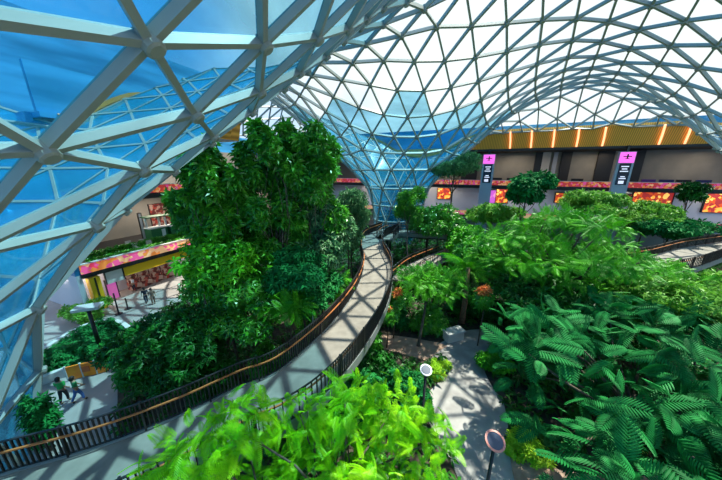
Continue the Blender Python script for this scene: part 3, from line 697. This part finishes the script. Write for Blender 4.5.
def shrub(label, px, py, t, R, H, tpl, lm, n, size, name='shrub', kc=6, group=None, ground=True):
    if ground: g = G(px, py, .12); c = (g[0], g[1], H*.55)
    else: c = P(px, py, t)
    root = empty(name, (c[0], c[1], .12), label, 'shrub', group); cl = []
    for i in range(kc):
        a = i*2.4; rr = math.sqrt((i+.3)/kc)*.65; cl.append((c[0]+math.cos(a)*rr*R, c[1]+math.sin(a)*rr*R, c[2]+RNG.uniform(-.2, .35)*H, R*.5, H*.42))
    mb = MB()
    for q in cl: limb(mb, (c[0]+RNG.normal()*.1, c[1]+RNG.normal()*.1, .05), q[:3], .05, .015)
    loc_part(mb, 'stems', M['bark'], root, True)
    foliage('foliage', cl, n, size, tpl, LM[lm], root); return root
#@TREES
# big foreground trees
tree('feathery_tree', 'brilliant yellow-green feathery tree filling the bottom centre in front of the walkway', 312, 474, 8.0, 4.7, 2.1, 'pin_fine', 'acid', 2000, .60, base=(1.2, 5.2), kc=20, flat=.6, cs=.30, tr=.14, extra=[tuple(P(x, y, t))+(r, .55) for x, y, t, r in ((200, 448, 6.8, 1.0), (235, 425, 7.2, .9), (178, 478, 6.4, .9), (345, 400, 9.2, 1.0), (300, 412, 8.4, .8), (430, 440, 8.4, .9), (390, 412, 9.0, .8))])
tree('feathery_tree', 'huge dark blue-green feathery tree filling the lower right corner', 654, 400, 10.8, 5.9, 3.1, 'pin', 'emerald', 780, 1.15, base=(12.5, 9.5), kc=34, flat=.3, cs=.24, tr=.22, extra=[tuple(P(x, y, t))+(1.4, .5) for x, y, t in ((560, 322, 13.5), (610, 314, 14), (665, 318, 13.5), (712, 322, 13), (528, 330, 13.4), (700, 420, 8.6), (660, 460, 8.2), (715, 375, 10))])
tree('feathery_tree', 'wide layered bright green tree right of centre with dark branches showing below', 562, 248, 20, 6.6, 4.3, 'pin_mid', 'fresh', 2700, .80, kc=40, flat=.12, cs=.23, tr=.24)
tree('dense_tree', 'dark dense dome-shaped tree just above the people in green shirts', 178, 346, 14.4, 3.1, 2.7, 'cluster', 'dark', 4200, .30, kc=20, flat=.8, cs=.38, tr=.18)
# tall trees on the left
tree('tall_tree', 'tallest tree on the left, its top against the near glass funnel', 220, 200, 17, 2.0, 7.0, 'cluster', 'mid', 2300, .55, kc=30, cs=.25, flat=.5, base=(226, 385, 1), tr=.11)
tree('tall_tree', 'slim tall tree with a straight dark trunk, right of the tallest tree', 276, 200, 18, 2.2, 7.4, 'cluster', 'mid', 2400, .55, kc=30, cs=.25, flat=.5, base=(269, 372, 1), tr=.10)
tree('tall_tree', 'tall rounded tree nearest the far blue funnel', 314, 196, 19, 2.2, 6.6, 'cluster', 'mid', 2600, .50, kc=24, cs=.28, flat=.5, base=(312, 352, 1), tr=.10)
tree('slim_tree', 'slim leafy tree against the left balustrades beside the near funnel', 192, 212, 20, 1.6, 3.6, 'cluster', 'mid', 1300, .42, kc=10, cs=.38, tr=.08)
tree('leafy_tree', 'bright leafy tree below the tallest left tree', 224, 262, 16, 2.6, 2.5, 'cluster', 'fresh', 700, .40, kc=11, cs=.42, tr=.10)
tree('leafy_tree', 'silvery-leaved tree between the slim trunk and the far funnel', 318, 236, 20, 2.8, 3.2, 'cluster', 'grey', 2300, .38, kc=12, cs=.42, tr=.11)
tree('leafy_tree', 'grey-green airy tree directly left of the far blue funnel', 348, 214, 27, 2.2, 3.6, 'narrow', 'grey', 1700, .5, kc=10, cs=.42, tr=.10)
tree('leafy_tree', 'emerald tree hugging the inner curve of the walkway', 300, 280, 17, 2.6, 2.4, 'cluster', 'emerald', 1900, .36, kc=11, cs=.42, tr=.10)
tree('leafy_tree', 'deep green tree behind the dark dome-shaped tree', 250, 300, 16, 2.6, 2.0, 'cluster', 'mid', 1900, .36, kc=11, cs=.42, tr=.10)
tree('feathery_tree', 'small bright feathery tree beside the walkway railing on the left', 292, 306, 15.2, 1.2, .8, 'pin_lo', 'fresh', 160, .8, kc=5, tr=.06)
tree('feathery_tree', 'low bright green tree under the silvery-leaved tree', 332, 282, 19, 1.4, 1.0, 'pin_lo', 'fresh', 180, .8, kc=5, tr=.06)
tree('young_tree', 'small green tree in the white plaza planter below the near funnel', 86, 312, 24, 1.7, 1.1, 'cluster', 'pale', 500, .36, kc=6, tr=.06, z0=0.0)
# middle of the garden
tree('umbrella_tree', 'bright umbrella-shaped tree with two dark trunks beside the grey bench box', 428, 277, 21, 2.8, 1.1, 'pin_lo', 'fresh', 900, .68, kc=12, flat=.5, tr=.12, base=(418, 347, 1))
tree('thin_tree', 'thin tall tree standing right of the far walkway bend', 408, 205, 32, 1.9, 3.0, 'narrow', 'mid', 1000, .5, kc=9, cs=.4, base=(409, 295, 1), tr=.10)
tree('round_tree', 'grey-green round-topped tree left of the first banner column', 455, 166, 41, 3.7, 2.4, 'narrow', 'grey', 1500, .6, kc=10, cs=.42, tr=.16)
tree('leafy_tree', 'leafy tree in front of the first banner column foot', 492, 212, 36, 3.6, 2.0, 'cluster', 'pale', 1100, .5, kc=9, tr=.12)
tree('leafy_tree', 'olive-green bushy tree between the thin tall tree and the first banner column', 438, 218, 36, 3.6, 2.8, 'cluster', 'mid', 1500, .5, kc=10, tr=.12)
tree('leafy_tree', 'upright bright tree rising behind the layered tree near the first banner column', 528, 188, 31, 2.3, 2.2, 'cluster3', 'emerald', 1100, .5, kc=8, tr=.12)
tree('leafy_tree', 'light green round tree just left of the second banner column', 592, 202, 38, 4.0, 2.2, 'cluster', 'pale', 1500, .5, kc=8, tr=.12)
tree('leafy_tree', 'green tree just right of the second banner column foot', 648, 214, 38, 4.4, 2.6, 'cluster', 'pale', 1900, .5, kc=9, tr=.12)
tree('dark_tree', 'small dark tree against the orange shop display on the right', 690, 192, 40, 1.9, 1.6, 'cluster', 'dark', 700, .5, kc=6, tr=.1)
tree('leafy_tree', 'dark bushy tree above the right-hand walkway', 672, 228, 34, 4.2, 1.5, 'cluster', 'emerald', 1300, .5, kc=9, tr=.12)
tree('leafy_tree', 'low pale tree under the walkway at the right edge', 690, 298, 16, 4.2, 2.0, 'cluster', 'pale', 3600, .32, kc=18, tr=.10)
tree('leafy_tree', 'dense mid green tree under the left side of the layered tree', 492, 262, 24, 2.8, 2.3, 'cluster', 'mid', 1300, .42, kc=10, tr=.11)
tree('leafy_tree', 'bright bushy tree at the far end of the ramp', 470, 240, 31, 3.0, 1.9, 'cluster3', 'fresh', 1000, .5, kc=8, tr=.12)
tree('leafy_tree', 'dark tree beneath the layered tree beside the dark feathery one', 560, 302, 18.5, 4.4, 1.8, 'cluster', 'dark', 2600, .42, kc=14, tr=.11)
tree('leafy_tree', 'green tree at the foot of the far blue funnel', 352, 240, 30, 2.4, 1.6, 'cluster', 'grey', 900, .5, kc=8, tr=.11)
# palm
c = P(468, 268, 22); root = empty('palm', (c[0], c[1], .12), 'palm with arching fronds and a reddish brown trunk behind the umbrella tree', 'palm')
s = MB().tube([(0, 0, -.1), (.1, 0, c[2]*.5), (0, 0, c[2]-.1)], [.28, .2, .18], 10); s.build('trunk', mat('palm bark', (.22, .10, .06), .9, noise=(.35, .2, .12), scale=5), root, True)
n = 26; a = RNG.uniform(0, 6.28, n); el = RNG.uniform(-.25, 1.1, n); d = np.stack([np.cos(a)*np.cos(el), np.sin(a)*np.cos(el), np.sin(el)], 1)
v, f = place('palm', np.tile((0, 0, c[2]-.2), (n, 1)), d, norm(np.array((0, 0, 1.0))+d*.01+RNG.normal(size=(n, 3))*.1), RNG.uniform(2.3, 3.0, n)); mesh('fronds', v, f, LM['fresh'], root)
#@SHRUBS
SH = [
 ('dark broad-leaved shrub right of the walkway below its tall posts', 378, 385, 1.7, 1.9, 'cluster3', 'dark', 700, .34),
 ('glossy green shrub beside the left lamp post', 402, 408, 1.5, 1.8, 'cluster3', 'emerald', 700, .30),
 ('large-leaved shrub between the walkway and the bright foreground tree', 360, 408, 1.6, 2.4, 'cluster3', 'emerald', 700, .34),
 ('dark shrub under the walkway bend beside the tan path', 362, 352, 1.4, 1.9, 'cluster3', 'mid', 500, .32),
 ('reddish-shaded dark shrub next to the left lamp post foot', 414, 398, .8, 1.0, 'cluster', 'dark', 300, .26),
 ('low yellow-green border shrub at the bend of the path by the left lamp post', 432, 374, .8, .6, 'cluster', 'lime', 500, .2),
 ('second yellow-green border shrub, nearer the tan path', 440, 366, .7, .5, 'cluster', 'lime', 400, .2),
 ('bright green bush on the right edge of the path', 492, 368, 1.2, 1.1, 'cluster', 'fresh', 700, .24),
 ('lime green low bush behind the lower lamp post', 524, 452, 1.0, .9, 'cluster', 'lime', 700, .2),
 ('dark green shrub left of the grey bench box', 428, 330, 1.5, 1.7, 'cluster3', 'mid', 500, .34),
 ('dark shrub behind the grey bench box', 466, 312, 1.9, 1.9, 'cluster3', 'dark', 600, .36),
 ('green shrub to the right of the grey bench box', 492, 318, 1.5, 1.7, 'cluster3', 'dark', 500, .36),
 ('orange-flecked shrub hugging the outer curve of the walkway', 398, 308, 1.3, 2.4, 'cluster', 'mid', 500, .32),
 ('dark shrub under the ramp', 412, 286, 1.8, 2.2, 'cluster', 'mid', 500, .36),
 ('leafy shrub on the left side of the walkway below the emerald tree', 318, 350, 1.5, 2.6, 'cluster3', 'mid', 600, .32),
 ('leafy shrub under the deep green tree next to the railing', 275, 382, 1.5, 2.2, 'cluster3', 'mid', 600, .32),
 ('dark ivy-like shrub against the near railing under the dark dome-shaped tree', 215, 410, 1.3, 2.2, 'cluster', 'dark', 700, .24),
 ('tall narrow green shrub between the near railing and the plaza', 52, 448, .6, 2.6, 'cluster', 'emerald', 500, .26),
 ('spreading shrub in the dark gap below the layered tree', 545, 330, 2.0, 2.0, 'cluster3', 'dark', 500, .4),
 ('yellow-green plant glimpsed between fronds in the lower right', 616, 440, 1.0, 1.6, 'cluster', 'yellow', 400, .26),
 ('shrub beside the small umbrella tree on its left', 396, 325, 1.1, 1.5, 'cluster', 'emerald', 400, .3),
 ('broad shrub in front of the left terrace beside the slim leafy tree', 210, 312, 2.0, 3.2, 'cluster3', 'mid', 700, .38),
 ('shrub in front of the far funnel foot', 378, 247, 2.6, 2.4, 'cluster', 'grey', 600, .45),
]
for lab, px, py, R, H, tp, lm, n, s in SH: shrub(lab, px, py, 0, R, H, tp, lm, n, s)
# undergrowth nobody could count
def inpoly(x, y, poly):
    c = np.zeros(len(x), bool); j = len(poly)-1
    for i in range(len(poly)):
        (x0, y0), (x1, y1) = poly[i], poly[j]; j = i
        if y0 == y1: continue
        c ^= ((y0 > y) != (y1 > y)) & (x < (x1-x0)*(y-y0)/(y1-y0)+x0)
    return c
pp = [tuple(G(x, y)[:2]) for x, y in path_pts]; tan1 = poly_px([(378, 330), (440, 340), (452, 348), (428, 365), (400, 356), (368, 348)]); tan2 = poly_px([(505, 442), (560, 465), (690, 470), (700, 500), (520, 510)])
def cover(name, label, area, n, size, h, lm, avoid):
    xs = [p[0] for p in area]; ys = [p[1] for p in area]; x = RNG.uniform(max(min(xs), -40), min(max(xs), 60), n); y = RNG.uniform(max(min(ys), 2), max(ys), n)
    k = inpoly(x, y, area)
    for a in avoid: k &= ~inpoly(x, y, a)
    x, y = x[k], y[k]; hh = h*(.5+.5*np.sin(x*.9+2*np.sin(y*.5))*np.cos(y*.8))
    p = np.stack([x, y, .14+RNG.random(len(x))*hh+.05], 1); n = len(x)
    d = norm(RNG.normal(size=(n, 3))*np.array((1, 1, .4))); up = norm(np.array((0, 0, 1.0))+RNG.normal(size=(n, 3))*.35)
    v, f = place('cluster', p, d, up, size*RNG.uniform(.6, 1.3, n)); o = mesh(name, v, f, LM[lm]); return tag(o, label, 'plants', kind='stuff')
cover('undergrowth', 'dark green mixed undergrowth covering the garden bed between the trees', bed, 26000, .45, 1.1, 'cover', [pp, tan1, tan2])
def hedge(u0, u1, v, label):
    n = int((u1-u0)*90); u = RNG.uniform(u0, u1, n); q = RNG.uniform(v-.35, v+.35, n); z = 4.2+RNG.random(n)*.75
    p = np.array([W(a, b, c) for a, b, c in zip(u, q, z)]); root = empty('hedge', W(u0, v, 3.9), label, 'hedge')
    d = norm(RNG.normal(size=(n, 3))); vv, f = place('cluster', p-np.array(root.location), d, norm(np.array((0, 0, 1.0))+RNG.normal(size=(n, 3))*.4), .3*RNG.uniform(.7, 1.2, n)); mesh('foliage', vv, f, LM['mid'], root)
    loc_part(MB().ubox(u0, u1, v-.35, v+.35, 3.9, 4.25), 'trough', M['kwhite'], root)
hedge(14, 34, -22.0, 'clipped green hedge in a white trough behind the left balustrade')
hedge(15, 33, -24.9, 'second green hedge row in front of the green kiosks')
isl = poly_px([(40, 383), (62, 373), (84, 369), (106, 363), (126, 351), (130, 338), (112, 327), (84, 334), (60, 347), (38, 362)])
cover('groundcover', 'bright green low plants in the plaza planter behind the orange banner', isl, 2500, .34, .9, 'emerald', [])
# ---------------------------------------------------------------- small things
# path lamps: black mast with a tilted round head
M['ring'] = mat('pale red lamp ring', (.75, .25, .20), .4); M['lens'] = mat('lamp lens', (.05, .07, .12), .2); M['paleRing'] = mat('pale lamp ring', (.7, .72, .8), .4)
def lamp_post(px, py, h, label, ring, rad):
    t = (CH-h)/-ray(px, py)[2]; c = P(px, py, t); root = empty('path_lamp', (c[0], c[1], .17), label, 'lamp')
    zt = h-.17
    MB().tube([(0, 0, -.02), (0, 0, .25), (0, 0, .26), (0, 0, zt-.12)], [.12, .12, .07, .06], 10).build('pole', M['black'], root, True)
    tilt = Matrix.Rotation(math.radians(22), 4, 'X'); 
    def disc(prof, nm, m):
        b = MB().lathe(prof, (0, 0, 0), 28); b.v = [tuple(tilt @ Vector(p)+Vector((0, 0, zt))) for p in b.v]; return b.build(nm, m, root)
    disc([(rad*.2, -.14), (rad*.9, -.08), (rad*.98, 0)], 'head', M['black']); disc([(rad*.98, -.03), (rad, .0), (rad, .03), (rad*.80, .035), (rad*.80, .0)], 'rim', ring); disc([(rad*.78, -.02), (rad*.78, .022)], 'lens', M['lens'])
    return root
lamp_post(495, 441, 3.7, 'black path lamp with a red-rimmed round head at the bottom of the path', M['ring'], .36)
lamp_post(426, 370, 3.7, 'black path lamp with a pale-rimmed round head beside the yellow-green border', M['paleRing'], .30)
# flat-topped mast on the plaza planter
g = G(100, 347, .35); root = empty('plaza_lamp', (g[0], g[1], .35), 'dark mast with a flat square top rising from the plaza planter', 'lamp')
MB().tube([(0, 0, -.05), (0, 0, 3.3)], [.14, .11], 10).build('pole', M['black'], root, True); MB().box((-.75, -.45, 3.3), (.75, .45, 3.5), .4).build('head', M['kerb'], root)
# chain posts beside the shop
for k, (x, y) in enumerate(((119, 314), (128, 309))):
    g = G(x, y, 0); root = empty('sign_post', (g[0], g[1], 0), ['dark slim post on the plaza below the pink screen', 'dark slim post on the plaza, the one farther from the near funnel'][k], 'post')
    MB().lathe([(.3, 0), (.3, .05), (.05, .07)], (0, 0, 0), 14).build('base', M['black'], root); MB().tube([(0, 0, .05), (0, 0, [2.2, 1.2][k])], .06, 8).build('pole', M['black'], root)
a, b_ = G(122, 306, 0), G(138, 318, 0)
# bench box
g = G(453, 339, .17); root = empty('bench_box', (g[0], g[1], .17), 'pale grey box seat at the top end of the path', 'bench')
MB().box((-.75, -.35, 0), (.75, .35, .72), .35).build('body', M['kerb'], root); MB().box((-.82, -.42, .72), (.82, .42, .84), .35).build('seat_slab', mat('pale slab', (.6, .6, .58), .5), root)
# curved planter kerb and orange banner on the plaza
def ribbon(pts, th, z0, z1):
    q = resample(smooth_line(pts, 8), .4); tg = np.gradient(q, axis=0); tg /= np.linalg.norm(tg, axis=1)[:, None]; nr = np.stack([-tg[:, 1], tg[:, 0]], 1)*th/2
    a, c = q-nr, q+nr; n = len(q); v = [(x, y, z0) for x, y in a]+[(x, y, z0) for x, y in c]+[(x, y, z1) for x, y in c]+[(x, y, z1) for x, y in a]
    f = [(k*n+i, k*n+i+1, ((k+1) % 4)*n+i+1, ((k+1) % 4)*n+i) for k in range(4) for i in range(n-1)]+[(0, n, 2*n, 3*n), (n-1, 4*n-1, 3*n-1, 2*n-1)]
    return MB().add(v, f)
kp = [tuple(G(x, y)[:2]) for x, y in [(38, 386), (62, 376.5), (84, 372), (108, 366), (126, 356), (134, 343), (128, 331), (112, 325), (84, 331), (60, 345), (36, 361)]]
tag(ribbon(kp, .35, 0, .55).build('planter_kerb', M['kerb']), 'pale curved kerb around the plaza planter', 'kerb')
M['orange'] = mat('orange banner fabric', (.95, .22, .005), .5, noise=(.98, .33, .01), scale=1.5); M['orangedark'] = mat('red brown print', (.55, .10, .01), .5)
op = [tuple(G(x, y)[:2]) for x, y in [(69, 381), (84, 377), (98, 374), (110, 370), (118, 364)]]
root = empty('banner_barrier', (op[0][0], op[0][1], 0), 'orange printed banner barrier curving in front of the plaza planter', 'barrier')
loc_part(ribbon(op, .08, .05, 1.05), 'banner', M['orange'], root)
for i in range(5): loc_part(MB().tube([(op[i][0], op[i][1], 0), (op[i][0], op[i][1], 1.12)], .06, 8), 'post', M['kerb'], root)
q = resample(smooth_line(op, 8), .25)
sm = MB()
for i in range(4, len(q)-3, 3):
    c = q[i]; a_ = math.atan2(q[i+1][1]-q[i][1], q[i+1][0]-q[i][0]); hgt = .25+.25*((i*7) % 5)/5
    loc_part(MB().box((c[0]-.2, c[1]-.07, .4), (c[0]+.2, c[1]+.07, .4+hgt), a_), 'print', M['orangedark'], root)
# planter tub of the small plaza tree
g = P(86, 312, 24); root = empty('planter_tub', (g[0], g[1], 0), 'round white planter tub holding the small plaza tree', 'planter')
MB().lathe([(.75, 0), (.95, .5), (1.0, .62), (.9, .62), (.85, .5)], (0, 0, 0), 24).build('tub', M['kerb'], root, True); MB().lathe([(.02, .5), (.87, .5)], (0, 0, 0), 20).build('soil', M['soil'], root)
# white curled garden lamp among the left shrubs
c = P(311, 288, 16.5); root = empty('garden_lamp', (c[0], c[1], .12), 'thin white curled lamp arm among the leaves left of the walkway', 'lamp'); z = c[2]-.12
MB().tube([(0, 0, 0), (0, 0, z-.5), (-.05, 0, z-.25), (-.02, 0, z), (.2, 0, z+.2), (.42, 0, z+.22)], .045, 8).build('arm', M['kwhite'], root, True); MB().lathe([(.03, .06), (.13, 0), (.02, -.03)], (.45, 0, z+.2), 12).build('lamp_shade', M['kwhite'], root)
# orange flowering plants
M['petal'] = mat('orange petals', (.80, .16, .04), .5, noise=(.9, .35, .08), scale=4, trans=.3); 
for k, (x, y, t, lab) in enumerate(((395, 292, 20, 'upper of two orange-flowered plants beside the walkway curve'), (388, 305, 19, 'lower of two orange-flowered plants beside the walkway curve'), (485, 291, 19, 'orange-flowered plant in front of the palm'), (500, 246, 24, 'orange flower cluster high between the ramp and the layered tree'))):
    c = P(x, y, t); root = empty('flowering_plant', (c[0], c[1], .12), lab, 'plant', 'orange flowering plants')
    loc_part(MB().tube([(c[0], c[1], .05), (c[0]+.1, c[1], c[2]*.6), tuple(c)], .05, 6), 'stem', M['bark'], root, True)
    foliage('petals', [(c[0], c[1], c[2], .45, .35)], 60, .3, 'cluster', M['petal'], root); foliage('foliage', [(c[0], c[1], c[2]-.7, .8, .7)], 120, .36, 'cluster', LM['mid'], root)
# ---------------------------------------------------------------- people
SKIN = mat('skin', (.35, .20, .13), .6); HAIR = mat('dark hair', (.02, .015, .012), .6)
def skinmesh(name, pts, edges_, rad, m, parent, root_i=0):
    me = bpy.data.meshes.new(name); me.from_pydata(pts, edges_, []); o = bpy.data.objects.new(name, me); COL.objects.link(o); o.parent = parent
    md = o.modifiers.new('Skin', 'SKIN'); md.use_smooth_shade = True
    if not me.skin_vertices: me.skin_vertices.new() if hasattr(me.skin_vertices, 'new') else None
    for i, r in enumerate(rad):
        sv = me.skin_vertices[0].data[i]; sv.radius = (r, r) if not hasattr(r, '__len__') else r; sv.use_root = (i == root_i)
    o.modifiers.new('Subdivision', 'SUBSURF').levels = 1; me.materials.append(m); return o
def person(loc, face, label, top, bottom, stride=.18, bag=None, holding=False):
    root = empty('person', (loc[0], loc[1], loc[2]), label, 'person'); root.rotation_euler = (0, 0, face)
    s = stride
    pts = [(0, 0, .95), (0, 0, 1.12), (0, .01, 1.32), (0, 0, 1.46), (0, .01, 1.54), (0, .03, 1.62), (0, .02, 1.70),
           (.10, 0, .90), (.11, s*.6, .50), (.11, s*.9-.06, .09), (.11, s*.9+.10, .04),
           (-.10, 0, .90), (-.11, -s*.3, .50), (-.11, -s*1.1, .10), (-.11, -s*1.1+.16, .04),
           (.19, 0, 1.42), (.25, -s*.4, 1.14), (.25, .12 if not holding else .24, .93 if not holding else 1.08),
           (-.19, 0, 1.42), (-.25, s*.4, 1.14), (-.25, s*.8+.05, .92)]
    ed = [(0, 1), (1, 2), (2, 3), (3, 4), (4, 5), (5, 6), (0, 7), (7, 8), (8, 9), (9, 10), (0, 11), (11, 12), (12, 13), (13, 14), (3, 15), (15, 16), (16, 17), (3, 18), (18, 19), (19, 20)]
    hands = []
    for hi, el in ((17, 16), (20, 19)):
        h = Vector(pts[hi]); d = (h-Vector(pts[el])).normalized(); side = Vector((1, 0, 0)).cross(d).normalized(); n0 = len(pts); pts.append(tuple(h+d*.07)); ed.append((hi, n0)); hands.append((n0, .035))
        for k in range(4):
            o = side*(-.03+.02*k); ln = (.055, .068, .062, .048)[k]; a = len(pts); pts.append(tuple(h+d*.085+o)); pts.append(tuple(h+d*(.085+ln*.6)+o)); pts.append(tuple(h+d*(.085+ln)+o+Vector((-.012 if h.x > 0 else .012, 0, 0)))); ed += [(n0, a), (a, a+1), (a+1, a+2)]; hands += [(a, .010), (a+1, .009), (a+2, .008)]
        a = len(pts); pts.append(tuple(h+d*.03+side*.04)); pts.append(tuple(h+d*.06+side*.065)); ed += [(hi, a), (a, a+1)]; hands += [(a, .012), (a+1, .010)]
    rad = [(.155, .11), (.14, .10), (.165, .11), (.10, .08), .055, (.075, .095), (.07, .085), .095, .062, .042, .04, .095, .062, .042, .04, .065, .045, .032, .065, .045, .032]+[r for _, r in hands]
    skinmesh('body', pts, ed, rad, SKIN, root)
    # clothes follow the body
    skinmesh('shirt', [(0, 0, .96), (0, 0, 1.12), (0, .01, 1.32), (0, 0, 1.45), pts[15], tuple(Vector(pts[15]).lerp(Vector(pts[16]), .85)), pts[18], tuple(Vector(pts[18]).lerp(Vector(pts[19]), .85))], [(0, 1), (1, 2), (2, 3), (3, 4), (4, 5), (3, 6), (6, 7)], [(.18, .135), (.165, .125), (.19, .135), (.12, .10), .085, .065, .085, .065], top, root)
    skinmesh('trousers', [(0, 0, .98), (0, 0, .93), pts[7], pts[8], tuple(Vector(pts[9])+Vector((0, 0, .03))), pts[11], pts[12], tuple(Vector(pts[13])+Vector((0, 0, .03)))], [(0, 1), (1, 2), (2, 3), (3, 4), (1, 5), (5, 6), (6, 7)], [(.17, .125), (.165, .12), .11, .08, .062, .11, .08, .062], bottom, root)
    h = MB(); h.lathe([(.02, .20), (.075, .19), (.105, .13), (.112, .06), (.10, .0), (.085, -.05)], (0, -.012, 1.60), 14); h.v = [(x, y*1.12-(.018 if z < 1.68 else 0), z) for x, y, z in h.v]; h.build('hair', HAIR, root, True)
    f = MB()
    for sx in (-.032, .032): f.lathe([(.002, -.008), (.011, 0), (.002, .008)], (sx, .118, 1.652), 8)
    f.build('eyes', M['black'], root); MB().tube([(0, .112, 1.65), (0, .142, 1.615), (0, .115, 1.605)], [.008, .014, .008], 6).build('nose', SKIN, root, True); MB().box((-.025, .112, 1.575), (.025, .124, 1.583)).build('mouth', mat('lips', (.30, .10, .08), .5), root)
    sh = MB()
    for (x, y) in ((.11, s*.9+.03), (-.11, -s*1.1+.06)): sh.lathe([(.05, 0), (.062, .03), (.045, .09)], (x, y, .0), 10)
    sh.v = [(x, y, z) for x, y, z in sh.v]; sh.build('shoes', M['black'], root, True)
    return root
TG = mat('green shirt', (.02, .36, .07), .7); TG2 = mat('dark green shirt', (.015, .20, .07), .7); TW = mat('white shirt', (.6, .65, .75), .7); TD = mat('dark clothing', (.02, .025, .05), .8); JN = mat('blue jeans', (.06, .14, .40), .8); TB = mat('brown clothing', (.2, .13, .1), .8)
person(G(66, 402), .25, 'person in a bright green shirt and black trousers walking on the plaza', TG, M['black'], .15)
person(G(80, 401), -.5, 'person in a darker green shirt and blue jeans striding beside the orange banner', TG2, JN, .26, holding=True)
person(G(135, 291), 2.6, 'person in a white shirt standing in front of the open shop under the yellow sign', TW, TD, .12)
person(G(147, 303), 1.0, 'person in dark blue clothes walking past the slim dark posts', TD, TD, .2)
person(G(154, 304), -2.2, 'person in brown clothes beside the one in dark blue', TB, TB, .1)
